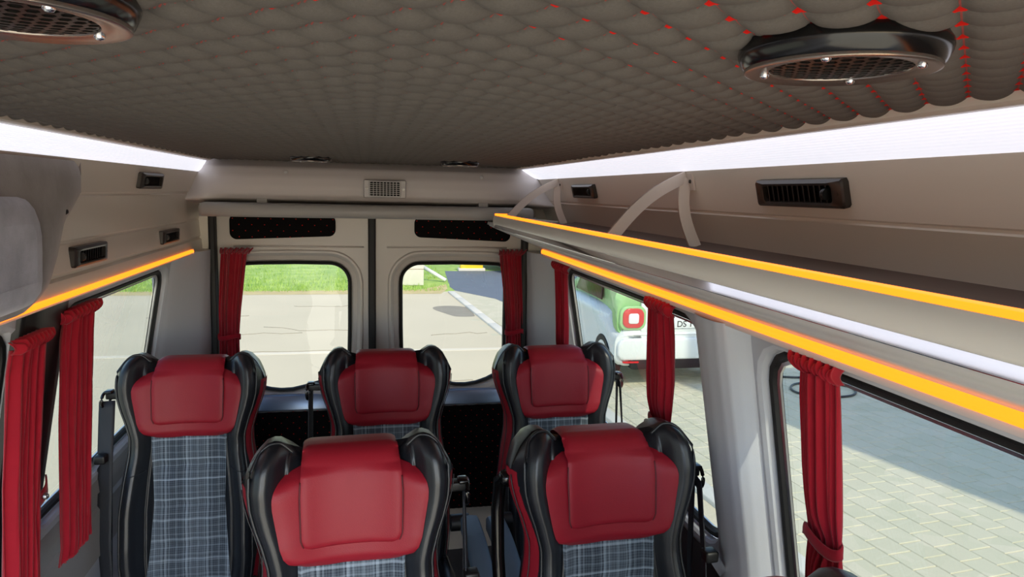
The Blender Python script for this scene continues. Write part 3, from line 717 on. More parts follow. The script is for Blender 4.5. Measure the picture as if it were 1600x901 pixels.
# ------------------------------------------------------------------ curtains
def curtain(label, axis, top, levels, s=1, folds=7, amp=0.012, heading=0.03, ties=(), snap=None, hem=None, seed=0, wall=None, flip=1, nz=64):
    """axis 'y': hangs along a side wall; axis 'x': hangs on a rear door. levels: (z, centre, half width, offset from wall)."""
    r = thing('curtain', label, 'curtain', (0, 0, 0), 0, 'red gathered curtains at the windows')
    rg = random.Random(seed); ph = rg.random()*6
    zs = [l[0] for l in levels][::-1]
    A = lambda k, z: interp(zs, [l[k] for l in levels][::-1], z)
    z1, z0 = levels[0][0], levels[-1][0]
    js = [rg.uniform(-0.25, 0.25) for _ in range(60)]
    def pos(c, d, z):
        if axis == 'y': return (s*(wall_x(z1)-d+0.30*(wall_x(z)-wall_x(z1))), c, z)
        return (c, 3.19-d, z)
    def tight(z):
        k = 0.0
        for t in ties: k = max(k, math.exp(-((z-t)/0.035)**2))
        return k
    def fn(u, v):
        z = z1+(z0-z1)*v; h = A(2, z); c = A(1, z); off = A(3, z)
        q = u*folds*2*PI+ph; w = 0.5*math.sin(q*0.37+z*3+seed)+0.4*math.sin(1.7*q+seed)
        top_t = math.exp(-(v/0.05)**2)
        a = amp*(1-0.55*tight(z))*(0.75+0.35*math.sin(q*0.23+seed))
        d = off+a*math.sin(q+w+0.5*math.sin(z*7+u*5))+0.35*a*math.sin(2.3*q+z*4)
        d += 0.012*math.sin(PI*u)*(1-tight(z))
        lat = c+h*(2*u-1)+0.18*h/folds*math.cos(q+w)
        zz = z+(0.006*math.sin(q*1.0)*sstep(0.9, 1.0, v) if hem else 0)
        return pos(lat, d, zz)
    o = grid('drape', fn, folds*16, nz, M['red_cloth'], r); solid(o, 0.002, 0)
    # pinched heading: short ruffles standing above the gathering stitch
    h0 = levels[0][2]*1.10; c0 = levels[0][1]; off0 = levels[0][3]
    def fh(u, v):
        q = u*folds*2*2*PI+ph; spread = 1+0.16*v
        d = off0+(0.008+0.006*v)*math.sin(q)+0.010*math.sin(PI*v)
        return pos(c0+h0*spread*(2*u-1)+flip*0.012*v, d, z1-0.008+heading*v+0.004*math.sin(q*0.5+1)*v)
    o = grid('heading', fh, folds*24, 8, M['red_cloth'], r); solid(o, 0.002, 0)
    for t in ties:
        h = A(2, t)*1.10; c = A(1, t); off = A(3, t); pts = []
        for k in range(40):
            a = 2*PI*k/40; pts.append(pos(c+h*math.cos(a), off+0.004+0.015*math.sin(a), t+0.006*math.sin(2*a)))
        tie = tube('tieback', pts, 0.01, M['red_cloth'], r, 10, True, flat=(0.003, 0.011))
        tie.data.transform(Matrix.Identity(4))
        if snap:
            p = pos(c+snap[0], off+0.032, t+snap[1]); bmq = bmesh.new(); bmesh.ops.create_uvsphere(bmq, u_segments=14, v_segments=8, radius=0.007, matrix=Matrix.Translation(p)); bmobj('snap', bmq, M['brushed'], tie)
    return r
curtain('red curtain nearest on the right, tied at its lower third', 'y', None, [(1.425, 1.050, 0.050, 0.040), (1.38, 1.045, 0.052, 0.042), (1.25, 1.035, 0.050, 0.042), (1.132, 1.022, 0.043, 0.042), (1.06, 1.018, 0.048, 0.042), (0.86, 1.01, 0.053, 0.042)],
        1, 6, 0.010, 0.028, ties=(1.132,), seed=3, flip=1)
curtain('red curtain at the front edge of the window showing the white car', 'y', None, [(1.425, 1.700, 0.058, 0.050), (1.36, 1.695, 0.066, 0.052), (1.25, 1.69, 0.070, 0.055), (1.125, 1.685, 0.055, 0.06), (0.98, 1.69, 0.062, 0.06), (0.84, 1.69, 0.062, 0.06)],
        1, 6, 0.010, 0.030, ties=(1.125,), snap=(0.02, 0.0), seed=5)
curtain('sunlit red curtain at the rear edge of the right rear side window', 'y', None, [(1.415, 2.745, 0.075, 0.030), (1.36, 2.735, 0.070, 0.032), (1.20, 2.73, 0.068, 0.034), (1.05, 2.735, 0.055, 0.036), (0.85, 2.735, 0.065, 0.036)],
        1, 6, 0.010, 0.030, ties=(1.05,), snap=(0.03, 0.0), seed=8)
curtain('dark red curtain on the left rear door window', 'x', None, [(1.445, -0.588, 0.052, 0.035), (1.38, -0.595, 0.050, 0.035), (1.20, -0.612, 0.045, 0.035), (1.08, -0.618, 0.040, 0.035), (0.90, -0.618, 0.045, 0.035)], 1, 6, 0.008, 0.024, ties=(1.08,), seed=11)
curtain('red curtain on the right rear door window', 'x', None, [(1.445, 0.605, 0.050, 0.035), (1.38, 0.610, 0.048, 0.035), (1.20, 0.626, 0.042, 0.035), (1.08, 0.632, 0.038, 0.035), (0.90, 0.635, 0.042, 0.035)], 1, 6, 0.008, 0.024, ties=(1.08,), seed=13)
curtain('untied red curtain ending in a frilled hem, left wall behind the nearest one', 'y', None, [(1.392, 1.925, 0.088, 0.022), (1.34, 1.915, 0.090, 0.022), (1.15, 1.91, 0.090, 0.022), (0.95, 1.91, 0.084, 0.022), (0.82, 1.905, 0.080, 0.022), (0.785, 1.90, 0.092, 0.022)],
        -1, 8, 0.010, 0.028, seed=17, hem=True)
lc = curtain('nearest red curtain on the left wall, reaching the photo bottom', 'y', None, [(1.378, 1.635, 0.058, 0.036), (1.33, 1.625, 0.066, 0.036), (1.10, 1.60, 0.068, 0.036), (0.90, 1.595, 0.064, 0.036), (0.60, 1.585, 0.072, 0.036)], -1, 8, 0.011, 0.026, seed=19)
# loose tie tab with its snap, hanging by the nearest left curtain
tab = grid('tie_tab', lambda u, v: (-(wall_x(1.02)-0.055-0.012*math.sin(PI*v)), 1.70+0.075*v, 0.99+0.035*v+0.028*(u-0.5)*(1.2-0.4*v)), 4, 10, M['red_cloth'], lc); solid(tab, 0.004, 0)
bmq = bmesh.new(); bmesh.ops.create_uvsphere(bmq, u_segments=14, v_segments=8, radius=0.008, matrix=Matrix.Translation((-(wall_x(1.02)-0.072), 1.725, 1.003))); bmobj('snap', bmq, M['brushed'], tab)

# ------------------------------------------------------------------ coach seats
M['red_seam'] = mat('red_seam', (84, 12, 22), 0.6)
LEAN = 0.17
def seat_W(z): return interp([0.42, 0.55, 0.70, 0.80, 0.88, 0.93, 0.98, 1.02, 1.06, 1.10, 1.14, 1.17, 1.20], [0.200, 0.214, 0.213, 0.200, 0.186, 0.184, 0.198, 0.213, 0.224, 0.227, 0.222, 0.213, 0.20], z)
def seat_B(z): return interp([0.42, 0.60, 0.75, 0.90, 1.0, 1.10, 1.20], [0.055, 0.075, 0.075, 0.055, 0.062, 0.070, 0.06], z)
def seat_H(xn):
    a = abs(xn); return 1.142+0.040*sstep(0.42, 0.74, a)-0.085*max(0.0, (a-0.78)/0.22)**2.0
CS = [(0, 0), (0.28, 0), (0.46, 0.02), (0.535, 0.14), (0.585, 0.32), (0.612, 0.29), (0.635, 0.40), (0.70, 0.76), (0.765, 0.97), (0.82, 1.0), (0.87, 0.90), (0.91, 0.66), (0.922, 0.52)]
CSB = [(0.955, 0.22, 0.0), (0.98, 0.0, -0.005), (1.0, 0.0, -0.04), (0.995, 0.0, -0.07), (0.975, 0.0, -0.080), (0.90, 0.0, -0.098), (0.70, 0.0, -0.106), (0.35, 0.0, -0.110), (0, 0, -0.110)]
def shell_d(x, z):
    xn = min(1.0, abs(x)/seat_W(z)); return interp([c[0] for c in CS], [c[1] for c in CS], xn)*seat_B(z)
def lean(z): return (z-1.05)*LEAN
def build_seat(name, label, loc, rz, belt=1, arm=None, wide=False):
    r = thing(name, label, 'seat', loc, rz, 'red and black coach seats')
    half = [(a, b, 0.0) for a, b in CS]+CSB
    full = half+[(-a, b, c) for a, b, c in half[::-1][1:-1]]
    # finer ring
    ring = []
    n = len(full)
    for i in range(n):
        p, q = full[i], full[(i+1) % n]
        for k in range(3): t = k/3; ring.append(tuple(p[j]+(q[j]-p[j])*t for j in range(3)))
    m = len(ring); T = 56; V = []
    for j in range(T+1):
        t = j/T; t = 1-(1-t)**1.25
        for (xn, b, c) in ring:
            z = 0.40+t*(seat_H(xn)-0.40); k = 1.0 if t < 0.945 else math.sqrt(max(0.0, 1-((t-0.945)/0.055)**2))
            d = b*seat_B(z)+c; dm = (-0.03 if abs(xn) < 0.6 else 0.0); d = dm+(d-dm)*(0.06+0.94*k)
            V.append((xn*seat_W(z), -d+lean(z), z))
    F = [(j*m+i, j*m+(i+1) % m, (j+1)*m+(i+1) % m, (j+1)*m+i) for j in range(T) for i in range(m)]
    F += [tuple(range(m))[::-1], tuple(range(T*m, T*m+m))]
    bm = bmesh.new(); vs = [bm.verts.new(v) for v in V]
    for f in F: bm.faces.new([vs[i] for i in f])
    bk = bmobj('backrest', bm, M['leather'], r)
    # black piping along the wing edges
    for s in (-1, 1):
        pts = []
        for k in range(46):
            z = 0.44+k/45*0.70; a = 0.91; zz = min(z, seat_H(a)-0.004); pts.append((s*(seat_W(zz)*0.912+0.001), -(0.68*seat_B(zz)+0.001)+lean(zz), zz))
        a0 = 0.91
        for k in range(1, 15):
            a = a0-k/14*0.36; z = seat_H(a)-0.002; pts.append((s*seat_W(z)*a, -(interp([0.5, 0.7, 0.91], [0.0, 0.25, 0.66], a)*seat_B(z))*0.55+lean(z)+0.002, z+0.002))
        tube('piping', pts, 0.0036, M['leather'], bk, 8)
        # red side band
        def fs(u, v):
            z = 0.42+0.675*v; w = seat_W(z); d = 0.026-0.080*u
            return (s*(w*interp([0, 0.4, 0.75, 1], [0.93, 0.972, 1.0, 1.0], u)+0.0035*math.sin(PI*u)**0.5), -d+lean(z), z)
        grid('side_band', fs, 8, 40, M['red_leather'], bk)
        tube('seam', [(s*(seat_W(z)*0.984+0.0042), 0.004+lean(z), z) for z in [0.42+0.665*k/40 for k in range(41)]], 0.0014, M['leather'], bk, 6)
        # stitched break across the wing at shoulder height
        ptsb = []
        for k in range(12):
            xn = 0.64+0.26*k/11; z = 0.83-0.01*k/11; ptsb.append((s*xn*seat_W(z), -(shell_d(xn*seat_W(z), z)+0.0005)+lean(z), z))
        tube('seam', ptsb, 0.0016, M['leather'], bk, 6)
    # plaid centre panel
    def fp(u, v):
        z = 0.42+0.53*v; w = interp([0.42, 0.55, 0.72, 0.85, 0.95], [0.132, 0.118, 0.106, 0.110, 0.114], z); x = w*(2*u-1)
        zz = (z-0.46)/0.125; pil = abs(math.sin(PI*zz))**0.4
        e = (1-abs(2*u-1)**8)
        return (x, -(shell_d(x, z)+0.002+0.013*pil*e+0.002*math.sin(x*90+z*37)*math.sin(z*55)*e)+lean(z), z)
    grid('centre_panel', fp, 40, 72, M['plaid'], r)
    # head pad
    Zp = [0.915, 0.917, 0.921, 0.929, 0.941, 0.958, 0.98, 1.02, 1.06, 1.08, 1.095, 1.107, 1.117, 1.124, 1.130]
    Wp = [0.060, 0.078, 0.096, 0.114, 0.128, 0.1395, 0.1465, 0.154, 0.161, 0.162, 0.159, 0.152, 0.141, 0.127, 0.105]
    def pad_d(x, z):
        w = interp(Zp, Wp, z); u = min(1.0, abs(x)/w); e = (1-u**6); ev = min(1.0, max(0.0, (z-0.915)/0.03))**0.5*min(1.0, max(0.0, (1.132-z)/0.02))**0.5
        base = shell_d(w, z)*u**2.5
        return base+0.026*e*ev+0.0015-0.004*(1-ev)
    def fh(u, v):
        z = 0.915+(1.130-0.915)*v; w = interp(Zp, Wp, z); uu = 2*u-1; x = w*uu
        return (x, -pad_d(x, z)+lean(z), z)
    hp = grid('head_pad', fh, 48, 40, M['red_leather'], r)
    # head flap: folded over the top of the pad
    path = [(0.967, 0.024), (0.970, 0.031), (0.977, 0.0355)]+[(0.977+(1.105-0.977)*k/14, 0.0360+0.0015*math.sin(PI*k/14)) for k in range(1, 15)]
    path += [(1.125, 0.033), (1.140, 0.026), (1.153, 0.015), (1.161, 0.0), (1.165, -0.02), (1.164, -0.05), (1.160, -0.082), (1.150, -0.104), (1.130, -0.116), (1.09, -0.119), (1.02, -0.119)]
    L = [0.0]
    for a, b in zip(path, path[1:]): L.append(L[-1]+math.hypot(a[0]-b[0], a[1]-b[1]))
    def ff(u, v):
        q = v**1.0*L[-1]; z = interp(L, [p[0] for p in path], q); d = interp(L, [p[1] for p in path], q)
        w = interp([0, 0.004, 0.012, 0.030, 0.12, 0.2, 0.26, 0.5], [0.078, 0.090, 0.099, 0.105, 0.107, 0.103, 0.101, 0.101], q); uu = 2*u-1
        ed = abs(uu)**14; d2 = d-(0.008*ed if d > 0.0 else -0.004*ed)
        if q < 0.17: d2 += shell_d(0.15, 1.0)*(abs(uu*w)/0.15)**2.5*0.9
        return (uu*w, -d2+lean(z), z-(0.006*ed if d <= 0.02 and z > 1.13 else 0))
    hf = grid('head_flap', ff, 40, 64, M['red_leather'], r)
    qe = 0.150/L[-1]; pts = [ff(0.0, qe*(1-k/30)) for k in range(31)]+[ff(k/24, 0.0) for k in range(1, 24)]+[ff(1.0, qe*k/30) for k in range(31)]
    pts = [(p[0], p[1]-0.0004, p[2]) for p in pts]
    tube('seam', pts, 0.0017, M['red_seam'], hf, 6)
    # seat cushion
    bm = bmesh.new(); abox(bm, -0.215, 0.215, -0.60, -0.09, 0.33, 0.44); c = bmobj('cushion', bm, M['leather'], r); bevel(c, 0.035, 4)
    grid('cushion_panel', lambda u, v: (-0.125+0.25*u, -0.585+0.46*v, 0.441+0.012*math.sin(PI*u)**0.3*math.sin(PI*v)**0.3), 14, 20, M['plaid'], c)
    for s in (-1, 1):
        o = tube('bolster', [(s*0.178, -0.58, 0.435), (s*0.180, -0.45, 0.45), (s*0.180, -0.25, 0.452), (s*0.178, -0.11, 0.45)], [0.030, 0.036, 0.036, 0.03], M['leather'], c, 14)
        box('leg', s*0.16-0.018, s*0.16+0.018, -0.48, -0.16, 0.0, 0.24, M['dark_metal'], r, 0.004)
    box('seat_frame', -0.20, 0.20, -0.56, -0.04, 0.235, 0.335, M['dark_metal'], r, 0.01)
    # belt: guide on the shoulder, strap, tongue
    b = belt; x = b*0.240; z = 1.045
    g = box('belt_guide', min(b*0.205, b*0.262), max(b*0.205, b*0.262), 0.025, 0.055, z-0.010, z+0.012, M['black'], r, 0.004)
    tube('guide_loop', [(x+0.022*b+0.004*math.cos(a), 0.032+0.030*math.cos(a), z-0.012+0.026*math.sin(a)) for a in [2*PI*k/24 for k in range(24)]], 0.005, M['black_gloss'], g, 8, True)
    box('cap', x+0.012*b-0.012, x+0.012*b+0.012, 0.016, 0.05, z+0.010, z+0.020, M['black_gloss'], g, 0.004)
    def strap(name, P, tw, wdt):
        def fz(u, v):
            f = v*(len(P)-1); px = interp(range(len(P)), [p[0] for p in P], f); py = interp(range(len(P)), [p[1] for p in P], f); pz = interp(range(len(P)), [p[2] for p in P], f)
            an = interp([0, 1], tw, v); return (px+math.cos(an)*wdt*(u-0.5), py+math.sin(an)*wdt*(u-0.5), pz)
        o = grid(name, fz, 4, 24, M['strap'], r); solid(o, 0.0025, 0); return o
    strap('belt_strap', [(x+0.012*b, 0.012, z-0.01), (x+0.014*b, -0.03, 0.85), (x+0.018*b, -0.06, 0.60), (x+0.018*b, -0.06, 0.36)], (0.15, -0.6) if wide else (1.35, 1.15), 0.046)
    strap('belt_strap', [(x+0.018*b, 0.055, z-0.012), (x+0.022*b, 0.05, 0.80), (x+0.022*b, 0.0, 0.45), (x+0.018*b, -0.05, 0.32)], (1.35*b, 1.2*b), 0.046)
    tz = 0.865
    tg = box('belt_tongue', x+0.020*b-0.017, x+0.020*b+0.017, -0.062, -0.028, tz-0.014, tz+0.014, M['black'], r, 0.006)
    bm = bmesh.new(); abox(bm, -0.012, 0.012, -0.0015, 0.0015, -0.05, 0.0, Matrix.Translation((x+0.030*b, -0.050, tz-0.008)) @ Matrix.Rotation(-0.6*b, 4, 'Y')); bmobj('latch_plate', bm, M['chrome'], tg, False, label='chrome latch plate')
    # armrests
    if arm:
        for (s, state) in arm:
            if state == 'down':
                P = []
                for k in range(19):
                    t = k/18; P.append((s*0.262, -0.205-0.40*t+0.0, 0.652-0.10*t**2.2+0.004*math.sin(PI*t)))
                w = 0.030; V = []; F = []
                for (px, py, pz) in P:
                    V += [(px-w, py, pz-0.045), (px-w, py, pz-0.008), (px-w*0.8, py, pz), (px, py, pz+0.003), (px+w*0.8, py, pz), (px+w, py, pz-0.008), (px+w, py, pz-0.045)]
                for i in range(18):
                    for k in range(7): F.append((i*7+k, i*7+(k+1) % 7, (i+1)*7+(k+1) % 7, (i+1)*7+k))
                F += [tuple(range(7)), tuple(range(18*7, 19*7))[::-1]]
                bm = bmesh.new(); vs = [bm.verts.new(v) for v in V]
                for f in F: bm.faces.new([vs[i] for i in f])
                a = bmobj('armrest', bm, M['armpad'], r, label='grey padded armrest'); autosm(a, 0.8)
                lathe('pivot', [(0.0001, -0.03), (0.028, -0.03), (0.028, 0.03), (0.0001, 0.03)], M['black'], a, 20, (s*0.232, -0.19, 0.625), 'x', closed=False)
            else:
                P = [(s*0.222, 0.035, 0.62), (s*0.232, 0.045, 0.72), (s*0.238, 0.070, 0.86), (s*0.238, 0.085, 0.97), (s*0.236, 0.075, 1.045), (s*0.230, 0.05, 1.065), (s*0.225, 0.03, 1.06)]
                a = tube('armrest', P, 0.016, M['black_gloss'], r, 12, label='black armrest folded up')
    return r
build_seat('coach_seat', 'red and black seat nearest in the middle, cut by the photo bottom', (-0.074, 1.50, 0), 0.045, 1)
build_seat('coach_seat', 'red and black seat nearest the right windows, in front of the sunlit pillar', (0.507, 1.50, 0), 0.045, 1, [(-1, 'up')])
build_seat('coach_seat', 'red and black seat by the left wall with its plaid back in full view', (-0.597, 2.37, 0), 0.0, -1, None, True)
build_seat('coach_seat', 'red and black rear seat standing in front of the door gap', (0.026, 2.40, 0), 0.02, -1, [(1, 'down')])
build_seat('coach_seat', 'red and black rear seat in the right back corner beside the white car window', (0.632, 2.40, 0), 0.03, 1, [(-1, 'down')])

build_seat('coach_seat', 'black shoulder of a front seat at the photo bottom beside the tied curtain', (0.492, 0.780, 0), 0.045, 1)
# dark lining on the right wall below the rear side window
M['lining_brown'] = mat('lining_brown', (52, 36, 34), 0.7)
struct(grid('wall_right_lining', lambda u, v: (wall_x(0.25+0.51*v)-0.006-0.006*math.sin(PI*v), 1.50+1.35*u, 0.25+0.51*v), 12, 10, M['lining_brown']))

# ------------------------------------------------------------------ outdoors
def kx(y): return 2.60-(y-3.6)*0.063                           # the kerb line, nearly along the van
struct(mesh('ground', [(-30, -30, GZ), (kx(-30), -30, GZ), (kx(16.15), 16.15, GZ), (-30, 16.15, GZ)], [(0, 1, 2, 3)], M['concrete'], None, False))
struct(mesh('ground_far', [(-30, 16.15, GZ-0.004), (60, 16.15, GZ-0.004), (60, 90, GZ-0.004), (-30, 90, GZ-0.004)], [(0, 1, 2, 3)], M['grass'], None, False))
struct(mesh('ground_right', [(kx(-30)+0.1, -30, GZ-0.012), (60, -30, GZ-0.012), (60, 30, GZ-0.012), (kx(16.2)+0.1, 16.2, GZ-0.012)], [(0, 1, 2, 3)], M['joint'] if 'joint' in M else mat('joint_sand', (120, 118, 104), 0.95), None, False))
# kerb stones
def kerb():
    bm = bmesh.new(); y = -6.0
    while y < 16.0:
        a, b = y+0.004, y+0.996; w = 0.15
        vs = abox(bm, 0, w, a, b, GZ-0.1, GZ+0.035)
        for v in vs: v.co.x += kx(v.co.y)-0.03
        y += 1.0
    o = bmobj('kerb', bm, M['kerb'], None, True); bevel(o, 0.012, 2); struct(o)
kerb()
# paving stones with chamfered edges
def pavers():
    a = -0.113; ca, sa = math.cos(a), math.sin(a); V = []; F = []; p = 0.195; rg = random.Random(4)
    for i in range(0, 24):
        for j in range(-22, 64):
            lx, ly = i*p, (j+0.5*(i % 2))*p
            cx, cy = 2.62+lx*1.0, 3.6+ly
            X = lambda x_, y_: (kx(3.6)+0.14+(lx+x_)+0.0-0.063*0+(ly+y_)*-0.105, 3.6+(ly+y_)+(lx+x_)*0.105)
            q = X(p/2, p/2)
            if q[0] < kx(q[1])+0.02: pass
            if q[1] > 12.5 or q[1] < 0.5: continue
            g, c, dz = 0.0022, 0.0075, rg.uniform(-0.0008, 0.0008); n = len(V)
            for (ix, z) in ((g, GZ-0.012), (g, GZ-0.0055+dz), (c, GZ+dz)):
                for (sx, sy) in ((ix, ix), (p-ix, ix), (p-ix, p-ix), (ix, p-ix)): V.append((*X(sx, sy), z))
            for k in range(2):
                for e in range(4): F.append((n+k*4+e, n+k*4+(e+1) % 4, n+k*4+4+(e+1) % 4, n+k*4+4+e))
            F.append((n+8, n+9, n+10, n+11))
    struct(mesh('ground_pavers', V, F, M['paver'], None, False))
pavers()
struct(mesh('ground_pavement', [(kx(12.3)+0.12, 12.3, GZ-0.003), (3.2, 12.3, GZ-0.003), (2.72, 15.0, GZ-0.003), (2.0, 16.3, GZ-0.003), (kx(16.2)+0.12, 16.2, GZ-0.003)], [(0, 1, 2, 3, 4)], M['paver'], None, False))
struct(mesh('ground_road', [(3.2, 12.3, GZ-0.001), (14, 10, GZ-0.001), (30, 20, GZ-0.001), (30, 21.0, GZ-0.001), (2.2, 20.4, GZ-0.001), (1.95, 17.0, GZ-0.001), (2.0, 16.3, GZ-0.001), (2.72, 15.0, GZ-0.001)], [tuple(range(8))], M['asphalt'], None, False))
# grass blades along the verge
def grass():
    rg = random.Random(2); V = []; F = []
    for k in range(9000):
        y = 16.2+abs(rg.gauss(0, 1.6)) if k % 2 else 16.2+rg.random()*9
        x = rg.uniform(-11, 1.75 if y < 17 else 2.0)
        if 0.3 < x < 2.1 and 17.1 < y < 18.4: continue
        h = rg.uniform(0.03, 0.11); a = rg.random()*6.28; w = 0.012
        dx, dy = math.cos(a)*w, math.sin(a)*w; n = len(V)
        V += [(x-dx, y-dy, GZ-0.01), (x+dx, y+dy, GZ-0.01), (x+dy*3, y+dx*3, GZ+h)]; F.append((n, n+1, n+2))
    o = mesh('verge_grass', V, F, M['grass'], None, False); o['kind'] = 'stuff'; tag(o, 'sunny green grass beyond the concrete yard behind the van', 'grass')
grass()
# concrete block standing in the grass
blk = box('concrete_block', 0.42, 1.335, 17.2, 17.9, GZ, 0.75, M['kerb'], None, 0.02); tag(blk, 'pale concrete block in the grass seen through the right rear door window', 'block')
box('joint_line', 0.415, 1.34, 17.195, 17.21, GZ+0.40, GZ+0.412, M['soil'], blk)
pl = tube('pipe', [(1.42, 18.2, GZ+0.34), (1.95, 17.9, GZ+0.04)], 0.05, M['white'], None, 12); tag(pl, 'white pipe lying slanted in the grass beside the concrete block', 'pipe')
tube('pipe_end', [(1.415, 18.203, GZ+0.342), (1.40, 18.21, GZ+0.35)], 0.054, M['kerb'], pl, 12)
yb = box('yellow_barrier', 2.66, 3.33, 20.4, 20.62, GZ, GZ+0.42, M['yellow'], None, 0.03); tag(yb, 'yellow barrier block at the far edge of the road', 'barrier')
box('barrier_base', 2.60, 3.39, 20.36, 20.66, GZ, GZ+0.08, M['kerb'], yb, 0.01)
struct(mesh('ground_patch', [(1.66+0.34*math.cos(a)*(1+0.2*math.sin(3*a))-0.12*math.sin(a), 13.45+0.75*math.sin(a)*(1+0.15*math.cos(2*a)), GZ+0.002) for a in [2*PI*k/40 for k in range(40)]], [tuple(range(40))], M['patch'], None, False))
struct(box('ground_joint', -12, kx(10.1)-0.05, 10.02, 10.16, GZ-0.02, GZ+0.003, M['joint_pale']))
struct(mesh('ground_verge', [(-30, 15.75, GZ+0.002), (1.62, 15.80, GZ+0.002), (1.85, 16.6, GZ+0.003), (1.9, 17.4, GZ+0.004), (1.2, 16.45, GZ+0.004), (-3, 16.35, GZ+0.004), (-30, 16.30, GZ+0.004)], [tuple(range(7))], M['dry'], None, False))
for k in range(7):
    rr = random.Random(40+k); x = rr.uniform(-4, 1.6); y = rr.uniform(8.6, 15); P = []
    for i in range(9): P.append((x, y, GZ+0.0015)); x += rr.uniform(0.1, 0.35); y += rr.uniform(-0.14, 0.12)
    P = [p for p in P if p[0] < kx(p[1])-0.1]
    if len(P) > 2: struct(tube('ground_crack', P, 0.006, M['patch'], None, 4))
# hoses on the paving
def hose(cx, cy, r, lab, tw):
    pts = []
    for k in range(61):
        a = 2*PI*k/60*1.02; pts.append((cx+r*math.cos(a)+0.02*math.sin(3*a), cy+0.8*r*math.sin(a)+tw*k/60, GZ+0.016))
    o = tube('hose', pts, 0.014, M['hose'], None, 8); tag(o, lab, 'hose')
    lathe('fitting', [(0.0001, -0.03), (0.018, -0.03), (0.018, 0.03), (0.0001, 0.03)], M['brushed'], o, 12, (pts[-1][0], pts[-1][1], GZ+0.018), 'y', closed=False)
hose(5.55, 8.30, 0.52, 'dark hose loop on the shaded paving, upper of two', 0.1)
hose(5.42, 7.35, 0.42, 'dark hose loop on the shaded paving, lower of two', 0.1)
lf = mesh('leaf', [(3.52, 3.36, GZ+0.004), (3.56, 3.375, GZ+0.014), (3.585, 3.40, GZ+0.006), (3.55, 3.40, GZ+0.005)], [(0, 1, 2, 3)], M['yellow'], None, False); solid(lf, 0.001); tag(lf, 'tiny yellow leaf on the sunny paving', 'leaf')

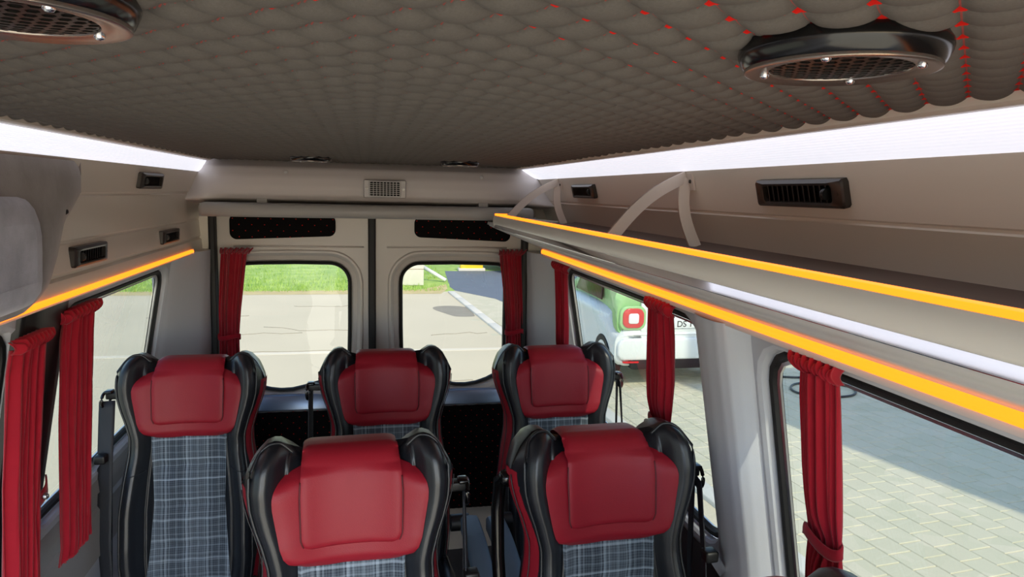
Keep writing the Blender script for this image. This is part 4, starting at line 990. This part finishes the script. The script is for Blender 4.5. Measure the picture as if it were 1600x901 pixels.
# small two-seat car parked behind, seen from its rear
def car(loc, rz, body, cell, label, plate=None):
    r = thing('car', label, 'car', loc, rz)
    W = 0.80
    def ringy(y, z0, z1, w, rr=0.16): return [(x, y, z) for x, z in resample(rrect(-w, w, z0, z1, rr), 72)]
    # lower body
    st = [(0.06, 0.30, 0.60, 0.62, .10), (0.0, 0.28, 0.64, 0.74, .12), (0.02, 0.26, 0.68, 0.79, .14), (0.25, 0.22, 0.92, 0.81, .14), (0.9, 0.20, 0.95, 0.82, .14), (1.7, 0.20, 0.95, 0.82, .14), (2.3, 0.22, 0.90, 0.80, .14), (2.6, 0.26, 0.78, 0.74, .14), (2.68, 0.30, 0.70, 0.62, .12)]
    rings = [ringy(*s) for s in st]
    rings = [[(0, 0.07, 0.45)]*72]+rings+[[(0, 2.68, 0.5)]*72]
    loft('body', rings, body, r, split=0.9)
    # safety cell: rear corner pillars and roof arc
    st = [(0.06, 0.60, 1.02, 0.70, .10), (0.045, 0.63, 1.06, 0.765, .12), (0.09, 0.62, 1.22, 0.785, .14), (0.24, 0.62, 1.48, 0.76, .16), (0.5, 0.70, 1.55, 0.73, .16), (1.0, 0.80, 1.56, 0.72, .16), (1.5, 0.85, 1.48, 0.72, .16), (2.0, 0.86, 1.12, 0.74, .12), (2.2, 0.85, 0.95, 0.70, .04)]
    rings = [ringy(*s) for s in st]; rings = [[(0, 0.07, 0.8)]*72]+rings+[[(0, 2.22, 0.9)]*72]
    loft('safety_cell', rings, cell, r, split=0.9, label='pale green safety cell' if plate else 'painted cabin')
    def rear_panel(name, x0, x1, z0, z1, y, t, m, par, rr=0.04, bev=0.012, **p):
        P = rrect(x0, x1, z0, z1, rr, 6); ty = lambda z: y+0.18*max(0.0, z-1.0)
        return prism(name, [(a, ty(b), b) for a, b in P], (0, t, 0), m, par, bev, **p)
    tg = rear_panel('tailgate', -0.47, 0.47, 0.56, 1.12, 0.010, 0.05, body, r, 0.08)
    rear_panel('rear_window', -0.48, 0.48, 1.10, 1.42, 0.030, 0.04, M['black_gloss'], r, 0.08)
    rear_panel('tailgate_line', -0.46, 0.46, 0.585, 0.594, 0.004, 0.02, M['vent_grey'], tg, 0.003, 0.0)
    bp = rear_panel('bumper', -0.77, 0.77, 0.33, 0.60, -0.035, 0.08, body, r, 0.10, 0.03)
    rear_panel('diffuser', -0.60, 0.60, 0.22, 0.345, -0.030, 0.10, M['black'], r, 0.04)
    for s in (-1, 1):
        fr = rear_panel('light_frame', s*0.575-0.165, s*0.575+0.165, 0.70, 0.99, 0.006, 0.05, cell, r, 0.09, 0.012)
        tl = rear_panel('tail_light', s*0.575-0.135, s*0.575+0.135, 0.725, 0.965, -0.012, 0.05, M['tail_red'], r, 0.085, 0.014)
        rear_panel('lens', s*0.575-0.065, s*0.575+0.065, 0.78, 0.905, -0.020, 0.03, M['white'], tl, 0.03, 0.008)
        rear_panel('reflector', s*0.60-0.10, s*0.60+0.10, 0.305, 0.325, -0.045, 0.03, M['tail_red'], r, 0.008, 0.0)
        for wy in (0.42, 2.26):
            w = lathe('wheel', [(0.20, -0.08), (0.27, -0.085), (0.295, -0.06), (0.30, 0.0), (0.295, 0.06), (0.27, 0.085), (0.20, 0.08)], M['rubber'], r, 40, (s*0.735, wy, 0.30), 'x')
            lathe('rim', [(0.0001, 0.05*s), (0.08, 0.06*s), (0.17, 0.045*s), (0.205, 0.075*s), (0.205, -0.02*s), (0.0001, -0.02*s)], M['brushed'], w, 32, (s*0.735, wy, 0.30), 'x', closed=False)
        prism('side_window', [(s*0.755, 0.62, 0.98), (s*0.755, 1.75, 0.98), (s*0.725, 1.45, 1.36), (s*0.725, 0.70, 1.38)], (s*0.02, 0, 0), M['black_gloss'], r, 0.008)
    if plate:
        pp = rear_panel('number_plate', -0.255, 0.255, 0.715, 0.825, -0.002, 0.02, M['white'], r, 0.008, 0.002)
        cu = bpy.data.curves.new('plate_text', 'FONT'); cu.body = plate; cu.size = 0.105; cu.align_x = 'RIGHT'; cu.extrude = 0.001
        tmp = bpy.data.objects.new('plate_text', cu); COL.objects.link(tmp)
        bpy.context.view_layer.update()
        me = bpy.data.meshes.new_from_object(tmp.evaluated_get(bpy.context.evaluated_depsgraph_get())); bpy.data.objects.remove(tmp)
        me.transform(Matrix.Translation((0.195, -0.0035, 0.733)) @ Matrix.Rotation(PI/2, 4, 'X'))
        link('plate_text', me, M['black'], pp, False)
    return r
car((3.67, 7.85, GZ), 0.0, M['white'], M['green'], 'small white car with green rear corner and round-cornered red tail light', 'DS 1')
car((4.75, 19.6, GZ), 0.35, M['navy'], M['navy'], 'dark blue car on the far road, seen beside the right rear curtain')

# neighbouring building: never in view, it throws the long shade on the paving
def neighbour():
    c = Vector((6.12, -0.85, GZ)); u = Vector((SUN_DIR.x, SUN_DIR.y, 0)).normalized(); h = 9.5
    o = prism('wall_neighbour', [c, c-u*7, c-u*7+Vector((9, 0, 0)), c+Vector((9, 0, 0))], (0, 0, h), M['render']); struct(o)
neighbour()
